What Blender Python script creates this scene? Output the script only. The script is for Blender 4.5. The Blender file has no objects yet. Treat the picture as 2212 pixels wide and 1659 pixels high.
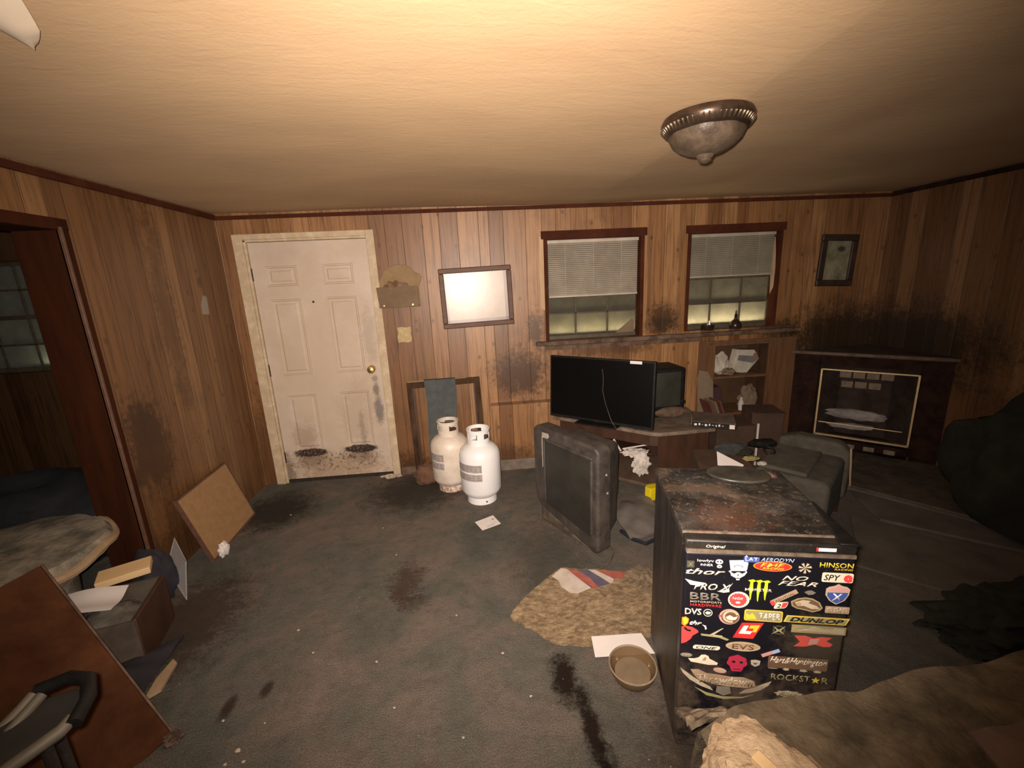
import bpy, bmesh, math, random
from mathutils import Vector, Matrix, Euler, noise
random.seed(7)
R = math.radians
SC = bpy.context.scene
COL = SC.collection

# ------------------------------------------------------------------ camera, light, exposure
cd = bpy.data.cameras.new('camera'); cam = bpy.data.objects.new('camera', cd); COL.objects.link(cam)
cd.sensor_width = 36.0; cd.lens = 36.0 * 917.73 / 2212.0; cd.clip_start = 0.02
_r = Vector((0.99520538, -0.08605577, -0.04648292)); _u = Vector((0.0649616, 0.22629292, 0.97189069)); _f = Vector((0.07311805, 0.97025044, -0.23079825))
mw = Matrix((( _r.x, _u.x, -_f.x, 0), (_r.y, _u.y, -_f.y, 0), (_r.z, _u.z, -_f.z, 1.64023), (0, 0, 0, 1)))
cam.matrix_world = mw
SC.camera = cam
SC.view_settings.view_transform = 'Standard'; SC.view_settings.look = 'None'
SC.view_settings.gamma = 1.0; SC.view_settings.exposure = 0.0
W = bpy.data.worlds.new('dusk'); SC.world = W; W.use_nodes = True
W.node_tree.nodes['Background'].inputs[0].default_value = (0.55, 0.53, 0.42, 1)
W.node_tree.nodes['Background'].inputs[1].default_value = 0.06

def lamp(name, kind, loc, energy, color, target=None, **kw):
    l = bpy.data.lights.new(name, kind); l.energy = energy; l.color = color
    for k, v in kw.items(): setattr(l, k, v)
    o = bpy.data.objects.new(name, l); COL.objects.link(o); o.location = loc
    if target is not None:
        o.rotation_euler = (Vector(target) - Vector(loc)).to_track_quat('-Z', 'Y').to_euler()
    return o
# the phone's torch, beside the lens
lamp('torch_light', 'SPOT', (-0.025, -0.005, 1.665), 560, (1.0, 0.83, 0.70), (0.06, 3.4, 1.22), spot_size=R(127), spot_blend=1.0, shadow_soft_size=0.012)
# added unseen strip lights below the sills, making the panes glow from below
lamp('pane_glow_light', 'AREA', (1.02, 3.80, 1.12), 6.0, (1.0, 0.88, 0.55), (1.02, 3.775, 1.4), shape='RECTANGLE', size=0.8, size_y=0.05)
lamp('pane_glow_light', 'AREA', (2.22, 3.80, 1.14), 11.0, (1.0, 0.88, 0.6), (2.22, 3.775, 1.4), shape='RECTANGLE', size=0.8, size_y=0.05)
lamp('pane_glow_light', 'AREA', (-3.42, 3.815, 1.10), .5, (1.0, 0.95, 0.7), (-3.42, 3.775, 1.4), shape='RECTANGLE', size=0.22, size_y=0.04)

# ------------------------------------------------------------------ helpers
def S(r, g, b):
    def c(v):
        v /= 255.0
        return v / 12.92 if v <= 0.04045 else ((v + 0.055) / 1.055) ** 2.4
    return (c(r), c(g), c(b), 1.0)

class NT:
    def __init__(s, name):
        s.m = bpy.data.materials.new(name); s.m.use_nodes = True
        s.t = s.m.node_tree; s.b = s.t.nodes['Principled BSDF']
    def n(s, typ, **kw):
        x = s.t.nodes.new(typ)
        for k, v in kw.items():
            if k.startswith('i_'):
                x.inputs[k[2:].replace('_', ' ')].default_value = v
            else: setattr(x, k, v)
        return x
    def l(s, a, b): s.t.links.new(a, b)
    def math(s, op, a, b=None, clamp=False):
        x = s.n('ShaderNodeMath', operation=op, use_clamp=clamp)
        for i, v in enumerate((a, b)):
            if v is None: continue
            if isinstance(v, (int, float)): x.inputs[i].default_value = v
            else: s.l(v, x.inputs[i])
        return x.outputs[0]
    def pos(s): return s.n('ShaderNodeNewGeometry').outputs['Position']
    def obj(s): return s.n('ShaderNodeTexCoord').outputs['Object']
    def noise(s, vec, scale, detail=5, rough=.6, dist=0, dims='3D'):
        x = s.n('ShaderNodeTexNoise', noise_dimensions=dims)
        x.inputs['Scale'].default_value = scale; x.inputs['Detail'].default_value = detail
        x.inputs['Roughness'].default_value = rough; x.inputs['Distortion'].default_value = dist
        s.l(vec, x.inputs['Vector']); return x.outputs['Fac']
    def ramp(s, fac, stops):
        x = s.n('ShaderNodeValToRGB'); e = x.color_ramp.elements
        e[0].position, e[0].color = stops[0]; e[1].position, e[1].color = stops[-1]
        for p, c in stops[1:-1]:
            q = e.new(p); q.color = c
        s.l(fac, x.inputs[0]); return x.outputs[0]
    def mix(s, fac, a, b, mode='MIX'):
        x = s.n('ShaderNodeMix', data_type='RGBA', blend_type=mode)
        for sock, v in ((x.inputs[0], fac), (x.inputs[6], a), (x.inputs[7], b)):
            if isinstance(v, (int, float)): sock.default_value = v
            elif isinstance(v, tuple): sock.default_value = v
            else: s.l(v, sock)
        return x.outputs[2]
    def mapr(s, v, a, b, c=0., d=1., smooth=True):
        x = s.n('ShaderNodeMapRange'); x.interpolation_type = 'SMOOTHSTEP' if smooth else 'LINEAR'
        for i, q in enumerate((a, b, c, d)): x.inputs[i + 1].default_value = q
        s.l(v, x.inputs[0]); return x.outputs[0]
    def scale(s, vec, sc, loc=(0, 0, 0)):
        x = s.n('ShaderNodeMapping'); x.inputs['Scale'].default_value = sc; x.inputs['Location'].default_value = loc
        s.l(vec, x.inputs['Vector']); return x.outputs[0]
    def stain(s, pos, c, r, amp=.5, nscale=9, lo=.35, hi=1.1):
        """an irregular spot at world point c with radii r: 1 inside, 0 outside"""
        d = s.n('ShaderNodeVectorMath', operation='SUBTRACT'); s.l(pos, d.inputs[0]); d.inputs[1].default_value = c
        m = s.n('ShaderNodeVectorMath', operation='DIVIDE'); s.l(d.outputs[0], m.inputs[0]); m.inputs[1].default_value = r
        ln = s.n('ShaderNodeVectorMath', operation='LENGTH'); s.l(m.outputs[0], ln.inputs[0])
        nz = s.noise(pos, nscale, 8, .72)
        nz2 = s.noise(pos, nscale * 4, 6, .75)
        v = s.math('ADD', ln.outputs['Value'], s.math('ADD', s.math('MULTIPLY', s.math('SUBTRACT', nz, .5), amp * 3.2), s.math('MULTIPLY', s.math('SUBTRACT', nz2, .5), amp * 1.6)))
        return s.mapr(v, lo, hi, 1, 0)
    def bump(s, h, strength=.3, dist=.01):
        x = s.n('ShaderNodeBump'); x.inputs['Strength'].default_value = strength; x.inputs['Distance'].default_value = dist
        s.l(h, x.inputs['Height']); s.l(x.outputs[0], s.b.inputs['Normal'])
    def col(s, c):
        if isinstance(c, tuple): s.b.inputs['Base Color'].default_value = c
        else: s.l(c, s.b.inputs['Base Color'])
    def rough(s, v):
        if isinstance(v, (int, float)): s.b.inputs['Roughness'].default_value = v
        else: s.l(v, s.b.inputs['Roughness'])

def mat(name, c1, c2=None, sc=12, rough=.7, metal=0, bump=0, bsc=60, bd=.004, lo=.35, hi=.65, c3=None, spec=.5, stretch=(1, 1, 1)):
    t = NT(name); p = t.scale(t.obj(), stretch)
    if c2 is None: t.col(c1)
    else:
        st = [(lo, c1), (hi, c2)]
        if c3: st = [(lo, c1), ((lo + hi) / 2, c3), (hi, c2)]
        t.col(t.ramp(t.noise(p, sc, 7, .65, .3), st))
    t.rough(rough); t.b.inputs['Metallic'].default_value = metal
    t.b.inputs['Specular IOR Level'].default_value = spec
    if bump: t.bump(t.noise(p, bsc, 6, .6), bump, bd)
    return t.m

class MB:
    """collects shapes in one bmesh"""
    def __init__(s): s.bm = bmesh.new(); s.mi = 0
    def _fin(s, verts, M):
        if M is not None: bmesh.ops.transform(s.bm, matrix=M, verts=verts)
        for f in s.bm.faces:
            if f.tag is False:
                f.material_index = s.mi; f.tag = True
        return s
    def box(s, c, d, rot=None, M=None, taper=None):
        r = bmesh.ops.create_cube(s.bm, size=1)['verts']
        for v in r:
            v.co = Vector((v.co.x * d[0], v.co.y * d[1], v.co.z * d[2]))
            if taper and v.co.z > 0: v.co.x *= taper[0]; v.co.y *= taper[1]
        T = Matrix.Translation(c)
        if rot: T = T @ Euler(rot).to_matrix().to_4x4()
        return s._fin(r, (M @ T) if M else T)
    def bx(s, x0, x1, y0, y1, z0, z1, M=None): return s.box(((x0 + x1) / 2, (y0 + y1) / 2, (z0 + z1) / 2), (x1 - x0, y1 - y0, z1 - z0), M=M)
    def cyl(s, a, b, r1, r2=None, seg=20, M=None):
        a = Vector(a); b = Vector(b); d = b - a
        r = bmesh.ops.create_cone(s.bm, cap_ends=True, segments=seg, radius1=r1, radius2=r1 if r2 is None else r2, depth=d.length)['verts']
        T = Matrix.Translation((a + b) / 2) @ d.to_track_quat('Z', 'Y').to_matrix().to_4x4()
        return s._fin(r, (M @ T) if M else T)
    def lathe(s, prof, seg=32, c=(0, 0, 0), M=None, a0=0, a1=2 * math.pi, wob=None):
        full = abs(a1 - a0 - 2 * math.pi) < 1e-6
        n = seg if full else seg + 1
        rows = []; vs = []
        for (r, z) in prof:
            row = []
            for i in range(n):
                a = a0 + (a1 - a0) * i / seg
                rr = r * (wob(a, z) if wob else 1)
                v = s.bm.verts.new((c[0] + rr * math.cos(a), c[1] + rr * math.sin(a), c[2] + z)); row.append(v); vs.append(v)
            rows.append(row)
        for j in range(len(prof) - 1):
            for i in range(seg):
                k = (i + 1) % n
                try: s.bm.faces.new((rows[j][i], rows[j][k], rows[j + 1][k], rows[j + 1][i]))
                except ValueError: pass
        return s._fin(vs, M)
    def tube(s, pts, r, seg=8, M=None, closed=False):
        pts = [Vector(p) for p in pts]; rows = []; vs = []; n = len(pts)
        up = Vector((0, 0, 1)); prev = None
        for i, p in enumerate(pts):
            if closed: t = pts[(i + 1) % n] - pts[i - 1]
            else: t = pts[min(i + 1, n - 1)] - pts[max(i - 1, 0)]
            t.normalize()
            if prev is None:
                prev = t.orthogonal().normalized()
            a = (prev - t * prev.dot(t)).normalized(); prev = a; b = t.cross(a)
            rr = r[i] if isinstance(r, (list, tuple)) else r
            row = [s.bm.verts.new(p + (a * math.cos(q) + b * math.sin(q)) * rr) for q in [2 * math.pi * k / seg for k in range(seg)]]
            rows.append(row); vs += row
        m = n if closed else n - 1
        for j in range(m):
            A, B = rows[j], rows[(j + 1) % n]
            for k in range(seg): s.bm.faces.new((A[k], A[(k + 1) % seg], B[(k + 1) % seg], B[k]))
        if not closed:
            s.bm.faces.new(rows[0][::-1]); s.bm.faces.new(rows[-1])
        return s._fin(vs, M)
    def prism(s, poly, z0, z1, M=None):
        """polygon (x, y) extruded from z0 to z1"""
        a = [s.bm.verts.new((x, y, z0)) for x, y in poly]; b = [s.bm.verts.new((x, y, z1)) for x, y in poly]; n = len(poly)
        s.bm.faces.new(a[::-1]); s.bm.faces.new(b)
        for i in range(n): s.bm.faces.new((a[i], a[(i + 1) % n], b[(i + 1) % n], b[i]))
        return s._fin(a + b, M)
    def blob(s, c, rad, sub=3, amp=.2, fr=3, seed=0, flat=None, M=None, rough=0, rfr=14):
        r = bmesh.ops.create_icosphere(s.bm, subdivisions=sub, radius=1)['verts']
        for v in r:
            d = v.co.normalized()
            k = 1 + amp * noise.noise(d * fr + Vector((seed, seed * 2.3, 1.7)))
            if rough: k += rough * noise.noise(d * rfr + Vector((seed * 3.1, 0, 4)))
            v.co = Vector((d.x * rad[0], d.y * rad[1], d.z * rad[2])) * k
            if flat is not None and v.co.z < flat: v.co.z = flat
        return s._fin(r, (M or Matrix()) @ Matrix.Translation(c))
    def sheet(s, nx, ny, fn, thick=.002):
        """closed thin sheet through fn(u, v), u and v in 0..1"""
        top = [[s.bm.verts.new(fn(i / nx, j / ny)) for j in range(ny + 1)] for i in range(nx + 1)]
        s.bm.normal_update()
        fs = [s.bm.faces.new((top[i][j], top[i + 1][j], top[i + 1][j + 1], top[i][j + 1])) for i in range(nx) for j in range(ny)]
        for f in fs: f.normal_update()
        nr = {}
        for f in fs:
            for v in f.verts: nr[v] = nr.get(v, Vector()) + f.normal
        low = [[s.bm.verts.new(v.co - nr[v].normalized() * thick) for v in row] for row in top]
        for i in range(nx):
            for j in range(ny): s.bm.faces.new((low[i][j + 1], low[i + 1][j + 1], low[i + 1][j], low[i][j]))
        def side(a, b, c, d): s.bm.faces.new((a, b, c, d))
        for i in range(nx):
            side(top[i][0], low[i][0], low[i + 1][0], top[i + 1][0]); side(top[i + 1][ny], low[i + 1][ny], low[i][ny], top[i][ny])
        for j in range(ny):
            side(top[0][j + 1], low[0][j + 1], low[0][j], top[0][j]); side(top[nx][j], low[nx][j], low[nx][j + 1], top[nx][j + 1])
        return s._fin([], None)

def obj(name, m, mats, parent=None, loc=None, rot=None, smooth=False, bevel=0, seg=2, subd=0, label=None):
    bm = m.bm; bmesh.ops.recalc_face_normals(bm, faces=bm.faces[:])
    me = bpy.data.meshes.new(name); bm.to_mesh(me); bm.free()
    if not isinstance(mats, (list, tuple)): mats = [mats]
    for q in mats: me.materials.append(q)
    o = bpy.data.objects.new(name, me); COL.objects.link(o)
    if smooth:
        for p in me.polygons: p.use_smooth = True
        try: me.set_sharp_from_angle(angle=R(42))
        except Exception: pass
    if bevel:
        b = o.modifiers.new('bevel', 'BEVEL'); b.width = bevel; b.segments = seg; b.limit_method = 'ANGLE'; b.angle_limit = R(40)
        for p in me.polygons: p.use_smooth = True
        try: me.set_sharp_from_angle(angle=R(60))
        except Exception: pass
    if subd:
        b = o.modifiers.new('smooth', 'SUBSURF'); b.levels = subd; b.render_levels = subd
        for p in me.polygons: p.use_smooth = True
    if parent: o.parent = parent
    if loc is not None: o.location = loc
    if rot is not None: o.rotation_euler = rot
    if label: o['label'] = label
    return o
def tag(o, label, cat, group=None, kind=None):
    o['label'] = label; o['category'] = cat
    if group: o['group'] = group
    if kind: o['kind'] = kind
    return o
def thing(name, label, cat, loc=(0, 0, 0), rotz=0, group=None):
    o = bpy.data.objects.new(name, None); COL.objects.link(o); o.empty_display_size = .1
    o.location = loc; o.rotation_euler = (0, 0, rotz)
    return tag(o, label, cat, group)
def struct(name, m, mats, label=None, **kw):
    o = obj(name, m, mats, **kw)
    if kw.get('parent') is None: o['kind'] = 'structure'
    if label: o['label'] = label
    return o

D = 3.647; XL = -1.955; XR = 3.64; H = 2.26; YB = -1.7

# ------------------------------------------------------------------ materials
def panel_mat(name, axis, stains, base=1.0, seed=0.0):
    t = NT(name); pos = t.pos()
    sx = t.n('ShaderNodeSeparateXYZ'); t.l(pos, sx.inputs[0])
    a = sx.outputs[axis]; z = sx.outputs['Z']
    a = t.math('ADD', a, seed)
    def vor(feature):
        v = t.n('ShaderNodeTexVoronoi', voronoi_dimensions='1D', feature=feature)
        v.inputs['Scale'].default_value = 7.6; v.inputs['Randomness'].default_value = .85; t.l(a, v.inputs['W']); return v
    col = vor('F1').outputs['Color']; edge = vor('DISTANCE_TO_EDGE').outputs['Distance']
    sc = t.n('ShaderNodeSeparateColor'); t.l(col, sc.inputs[0])
    cb = t.n('ShaderNodeCombineXYZ'); t.l(t.math('MULTIPLY', a, 1.0), cb.inputs[0]); t.l(sc.outputs[1], cb.inputs[1]); t.l(z, cb.inputs[2])
    grain = t.noise(t.scale(cb.outputs[0], (34, 7, 1.6)), 1.4, 7, .62, .8)
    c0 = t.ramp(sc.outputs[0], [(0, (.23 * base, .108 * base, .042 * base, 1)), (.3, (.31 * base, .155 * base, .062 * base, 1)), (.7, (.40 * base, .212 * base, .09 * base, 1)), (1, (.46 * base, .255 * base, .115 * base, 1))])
    c1 = t.mix(1.0, c0, t.ramp(grain, [(.28, (.42, .36, .32, 1)), (.5, (.95, .93, .92, 1)), (.62, (1.08, 1.06, 1.05, 1)), (.8, (.78, .72, .66, 1))]), 'MULTIPLY')
    kv = t.n('ShaderNodeTexVoronoi', voronoi_dimensions='2D'); kv.inputs['Scale'].default_value = 1.0
    cb2 = t.n('ShaderNodeCombineXYZ'); t.l(t.math('MULTIPLY', a, 8.0), cb2.inputs[0]); t.l(t.math('MULTIPLY', z, 6.0), cb2.inputs[1])
    t.l(cb2.outputs[0], kv.inputs['Vector'])
    kc = t.n('ShaderNodeSeparateColor'); t.l(kv.outputs['Color'], kc.inputs[0])
    knot = t.math('MULTIPLY', t.mapr(kv.outputs['Distance'], .02, .17, 1, 0), t.mapr(kc.outputs[0], .76, .82))
    c2 = t.mix(t.math('MULTIPLY', knot, .6), c1, (.05, .022, .01, 1))
    groove = t.mapr(edge, .004, .022, 1, 0)
    c3 = t.mix(t.math('MULTIPLY', groove, .72), c2, (.025, .012, .006, 1))
    grime = t.mapr(t.noise(pos, 2.3, 6, .65), .5, .75, 0, .45)
    c3 = t.mix(grime, c3, (.10, .052, .026, 1))
    for (c, r, amp, colr, stg) in stains:
        c3 = t.mix(t.math('MULTIPLY', t.stain(pos, c, r, amp), stg), c3, colr)
    t.col(c3); t.rough(.44); t.b.inputs['Specular IOR Level'].default_value = .55
    t.bump(t.math('ADD', t.math('MULTIPLY', groove, -1.0), t.math('MULTIPLY', grain, .15)), .5, .004)
    return t.m
BLK = (.010, .008, .005, 1); BRN = (.050, .021, .008, 1)
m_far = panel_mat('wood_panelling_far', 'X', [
    ((1.63, D, 1.27), (.17, .4, .17), .45, BRN, .85), ((1.6, D, 1.2), (.22, .4, .1), .5, BLK, .5),
    ((.50, D, 1.25), (.09, .4, .2), .5, BRN, .8), ((.36, D, .86), (.30, .4, .26), .5, BRN, .9), ((.12, D, .12), (.5, .4, .16), .5, BRN, .6),
    ((-.7, D, .05), (.25, .4, .2), .6, BRN, .85), ((3.35, D, 1.0), (.75, .5, .42), .35, BLK, .88), ((2.7, D, 1.12), (.25, .4, .12), .5, BLK, .6),
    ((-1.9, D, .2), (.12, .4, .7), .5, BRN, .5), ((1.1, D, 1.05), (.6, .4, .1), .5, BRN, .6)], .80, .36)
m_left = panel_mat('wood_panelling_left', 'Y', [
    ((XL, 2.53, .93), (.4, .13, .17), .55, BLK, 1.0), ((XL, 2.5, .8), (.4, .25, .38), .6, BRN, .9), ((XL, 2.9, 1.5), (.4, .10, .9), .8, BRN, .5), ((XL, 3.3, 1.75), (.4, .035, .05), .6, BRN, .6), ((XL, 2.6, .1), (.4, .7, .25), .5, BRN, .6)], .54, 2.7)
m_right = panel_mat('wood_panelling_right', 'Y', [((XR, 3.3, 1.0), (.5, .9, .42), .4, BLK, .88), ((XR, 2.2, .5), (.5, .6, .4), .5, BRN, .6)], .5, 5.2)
m_dark_wall = panel_mat('wood_panelling_dark_room', 'X', [], .25, 8.1)  # shaded copy of the panelling, the unlit room's darkness put into its colour

def ceiling_mat():
    t = NT('stained_ceiling'); p = t.pos()
    big = t.noise(t.scale(p, (.8, 1.6, 1)), 1.3, 5, .55, .4)
    c = t.ramp(big, [(.3, (.43, .29, .165, 1)), (.5, (.475, .33, .19, 1)), (.7, (.52, .36, .205, 1))])
    c = t.mix(t.mapr(t.noise(p, 46, 4, .7), .70, .8, 0, .5), c, (.25, .17, .1, 1))
    edge = t.stain(p, (0.8, D + .1, H), (3.6, .5, 2), .3, 5, .4, 1.0)
    c = t.mix(t.math('MULTIPLY', edge, .22), c, (.36, .27, .17, 1))
    edge2 = t.stain(p, (XL - .2, 2.0, H), (.55, 3, 2), .3, 5, .4, 1.0)
    c = t.mix(t.math('MULTIPLY', edge2, .3), c, (.33, .25, .17, 1))
    t.col(c); t.rough(.9)
    h = t.math('ADD', t.math('MULTIPLY', t.noise(t.scale(p, (1, 3.2, 1)), 9, 4, .6, .6), .7), t.math('MULTIPLY', t.noise(p, 70, 3, .6), .35))
    t.bump(h, .16, .012); return t.m
m_ceil = ceiling_mat()

def carpet_mat():
    t = NT('soiled_carpet'); p = t.pos()
    a = t.noise(p, 2.2, 7, .68, .5); b = t.noise(p, 15, 6, .7)
    c = t.ramp(a, [(.32, (.10, .105, .092, 1)), (.46, (.14, .14, .122, 1)), (.56, (.18, .155, .135, 1)), (.68, (.22, .18, .155, 1))])
    c = t.mix(t.mapr(b, .45, .75, 0, .5), c, (.085, .075, .06, 1))
    c = t.mix(1.0, c, t.ramp(t.noise(p, 170, 4, .7), [(.3, (.55, .55, .55, 1)), (.7, (1.35, 1.3, 1.25, 1))]), 'MULTIPLY')
    for (cc, rr, amp, colr, stg) in [
        ((.27, 1.45, 0), (.07, .16, .1), .5, (.014, .007, .004, 1), .95), ((.33, 1.22, 0), (.045, .24, .1), .5, (.014, .008, .005, 1), .95), ((.36, 1.02, 0), (.05, .16, .1), .5, (.014, .008, .005, 1), .95),
        ((-.5, 2.15, 0), (.11, .22, .1), .8, (.06, .03, .022, 1), .7), ((-.44, 2.0, 0), (.12, .08, .1), .8, (.05, .03, .022, 1), .5),
        ((-1.65, 3.15, 0), (.35, .4, .1), .4, (.022, .018, .014, 1), .85), ((-.6, 3.3, 0), (.5, .45, .1), .45, (.035, .026, .019, 1), .75),
        ((-1.12, 1.49, 0), (.033, .075, .1), .2, (.04, .024, .018, 1), .85), ((-.995, 1.56, 0), (.03, .055, .1), .2, (.04, .024, .018, 1), .85),
        ((-1.6, 2.0, 0), (.34, .5, .1), .5, (.05, .032, .022, 1), .8), ((.75, 1.1, 0), (.3, .3, .1), .5, (.05, .036, .024, 1), .7),
        ((.35, 2.25, 0), (.3, .55, .1), .5, (.05, .045, .035, 1), .5), ((2.3, 2.2, 0), (.6, .6, .1), .4, (.07, .065, .05, 1), .3)]:
        c = t.mix(t.math('MULTIPLY', t.stain(p, cc, rr, amp, 14), stg), c, colr)
    v = t.n('ShaderNodeTexVoronoi'); v.inputs['Scale'].default_value = 16; t.l(p, v.inputs['Vector'])
    spk = t.math('MULTIPLY', t.mapr(v.outputs['Distance'], .035, .06, 1, 0), t.mapr(t.noise(p, 3, 3), .5, .6))
    c = t.mix(spk, c, (.42, .36, .28, 1))
    t.col(c); t.rough(.95); t.b.inputs['Specular IOR Level'].default_value = .15
    t.bump(t.math('ADD', t.noise(p, 160, 4, .7), t.math('MULTIPLY', t.noise(p, 12, 5, .6), 1.5)), .8, .012); return t.m
m_carpet = carpet_mat()

def door_mat():
    t = NT('dirty_white_door'); p = t.pos()
    c = t.ramp(t.noise(p, 3, 6, .6), [(.3, (.49, .40, .325, 1)), (.7, (.60, .51, .43, 1))])
    for cc, rr, amp, colr, stg, ns in [
        ((-1.3, D, 1.1), (.6, .5, 1.2), .9, (.52, .41, .28, 1), .45, 4), ((-1.08, D, .60), (.2, .5, .35), .5, (.42, .33, .26, 1), .5, 8), ((-.91, D, 1.25), (.07, .5, .28), .5, (.35, .29, .22, 1), .5, 12),
        ((-.90, D, .62), (.05, .5, .15), .5, (.13, .12, .11, 1), .8, 14), ((-.905, D, .80), (.035, .5, .08), .5, (.14, .12, .1, 1), .8, 20), ((-.905, D, .9), (.03, .5, .04), .5, (.2, .17, .14, 1), .7, 25),
        ((-1.06, D, .42), (.035, .5, .22), .6, (.2, .15, .11, 1), .5, 16), ((-1.56, D, .42), (.12, .5, .16), .7, (.3, .22, .15, 1), .5, 16),
        ((-1.53, D, .20), (.17, .5, .10), .8, (.10, .06, .035, 1), .7, 26), ((-1.10, D, .21), (.17, .5, .10), .8, (.10, .06, .035, 1), .7, 26),
        ((-1.3, D, .10), (.5, .5, .16), .9, (.36, .25, .16, 1), .7, 17), ((-1.74, D, .1), (.05, .5, .2), .6, (.12, .08, .05, 1), .7, 17)]:
        c = t.mix(t.math('MULTIPLY', t.stain(p, cc, rr, amp, ns), stg), c, colr)
    for cc in ((-1.53, D, .268), (-1.10, D, .272)):
        band = t.stain(p, cc, (.155, .5, .042), .22, 34, .8, 1.05)
        c = t.mix(t.math('MULTIPLY', band, t.mapr(t.noise(p, 60, 4, .7), .32, .5, .45, 1)), c, (.035, .020, .016, 1))
    v = t.noise(p, 33, 6, .7); low = t.stain(p, (-1.28, D, .17), (.42, .5, .13), .5, 9)
    c = t.mix(t.math('MULTIPLY', t.math('MULTIPLY', t.mapr(v, .52, .60), low), .75), c, (.05, .03, .02, 1))
    t.col(c); t.rough(.5); return t.m
m_door = door_mat()
m_doortrim = mat('yellowed_trim', (.46, .36, .23, 1), (.60, .50, .36, 1), 14, .65, bump=.4, bsc=30, c3=(.50, .40, .27, 1))
m_trim = mat('red_brown_trim', (.045, .012, .006, 1), (.075, .022, .009, 1), 7, .8, spec=.15)
m_jamb = mat('stained_jamb', (.026, .008, .003, 1), (.050, .014, .005, 1), 4, .8, spec=.1, stretch=(3, 3, .4))
m_raw_lit = mat('raw_and_lit_wood', (.42, .28, .16, 1), (.55, .40, .25, 1), 8, .8, stretch=(1, 1, .3))
m_ledge = mat('grimy_ledge', (.055, .032, .02, 1), (.16, .10, .065, 1), 11, .75, bump=.4)
m_dkwood = mat('dark_walnut', (.032, .014, .008, 1), (.07, .032, .018, 1), 6, .5, stretch=(1, 1, .4))
m_board = mat('brown_board', (.048, .018, .009, 1), (.11, .042, .019, 1), 4, .9, c3=(.075, .030, .014, 1), spec=.05, bump=.15, bsc=30)
m_blind = mat('dusty_blind', (.42, .37, .30, 1), (.54, .49, .41, 1), 6, .6)
m_blind2 = mat('dusty_blind_dark', (.30, .28, .22, 1), (.40, .37, .29, 1), 6, .6)
m_sash = mat('sash_paint', (.055, .045, .03, 1), (.10, .08, .05, 1), 20, .6)
m_brass = mat('brass', (.72, .52, .24, 1), (.55, .38, .17, 1), 30, .35, 1)
m_brass_dull = mat('dull_brass', (.62, .46, .25, 1), (.48, .34, .17, 1), 30, .5, .6)
m_bronze = mat('aged_bronze', (.055, .036, .026, 1), (.11, .075, .052, 1), 25, .3, .75)
m_tank = mat('white_tank', (.78, .78, .80, 1), (.83, .83, .85, 1), 5, .32)
def tank_dirty():
    t = NT('grimy_white_tank'); p = t.obj()
    c = t.ramp(t.noise(p, 8, 6, .65), [(.35, (.60, .52, .43, 1)), (.65, (.74, .67, .59, 1))])
    sz = t.n('ShaderNodeSeparateXYZ'); t.l(p, sz.inputs[0])
    f = t.math('MULTIPLY', t.mapr(sz.outputs['Z'], .0, .1, 1, 0), t.mapr(t.noise(p, 40, 5), .4, .6))
    t.col(t.mix(f, c, (.3, .1, .05, 1))); t.rough(.45); return t.m
m_tank2 = tank_dirty()
def print_mat(name, base, ink, lines, sc=60):
    t = NT(name); p = t.obj(); s = t.n('ShaderNodeSeparateXYZ'); t.l(p, s.inputs[0])
    w = t.math('SINE', t.math('MULTIPLY', s.outputs['Z'], lines))
    f = t.math('MULTIPLY', t.mapr(w, .0, .4), t.mapr(t.noise(t.scale(p, (1, 1, .3)), sc, 4), .42, .52))
    t.col(t.mix(f, base, ink)); t.rough(.5); return t.m
m_tlabel = print_mat('faded_safety_label', (.40, .36, .34, 1), (.20, .18, .19, 1), 420)
m_dkmetal = mat('dark_metal', (.03, .025, .022, 1), (.07, .055, .045, 1), 40, .5, .5)
m_rust = mat('rusty_valve', (.12, .06, .03, 1), (.05, .035, .025, 1), 40, .7, .3)
m_tv = mat('grimy_grey_plastic', (.030, .027, .026, 1), (.075, .062, .052, 1), 11, .6, bump=.3, bsc=50)
m_tvlow = mat('dirty_lower_plastic', (.04, .034, .022, 1), (.12, .09, .065, 1), 22, .8, bump=.5)
m_screen = mat('dusty_crt_glass', (.020, .021, .018, 1), (.036, .033, .027, 1), 5, .38)
m_lcd = NT('black_glossy_screen'); m_lcd.col((.002, .002, .002, 1)); m_lcd.rough(.4); m_lcd.b.inputs['Specular IOR Level'].default_value = .2; m_lcd = m_lcd.m
m_blkpl = mat('black_plastic', (.004, .004, .004, 1), (.012, .011, .010, 1), 20, .55, spec=.3)
m_crt2 = mat('greenish_dusty_glass', (.020, .021, .017, 1), (.034, .035, .026, 1), 5, .5)
m_dustwhite = mat('pale_paint_smear', (.42, .38, .33, 1), (.28, .25, .22, 1), 60, .8)
m_paper = mat('white_paper', (.70, .66, .64, 1), (.76, .72, .70, 1), 6, .75)
m_paperdim = mat('crumpled_grey_paper', (.40, .37, .31, 1), (.56, .52, .44, 1), 12, .85)
m_tissue = mat('dirty_white_cloth', (.46, .42, .38, 1), (.66, .62, .58, 1), 14, .9, bump=.6, bsc=40)
m_card = mat('brown_cardboard', (.30, .185, .095, 1), (.40, .26, .14, 1), 30, .9, bump=.3, bsc=120)
m_flatcard = mat('soggy_torn_cardboard', (.13, .09, .05, 1), (.36, .27, .165, 1), 26, .95, bump=1.0, bsc=60, bd=.006, c3=(.24, .17, .098, 1), stretch=(1, 1.8, 1))
m_cloth_blue = mat('slate_blue_cloth', (.062, .074, .076, 1), (.088, .098, .097, 1), 14, .95, bump=.4, bsc=150)
m_navy = mat('navy_fabric', (.010, .009, .014, 1), (.026, .023, .032, 1), 8, .9, bump=.4)
m_blackcloth = mat('black_cloth', (.006, .008, .005, 1), (.018, .019, .012, 1), 9, .95, bump=.5, bsc=30)
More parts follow.
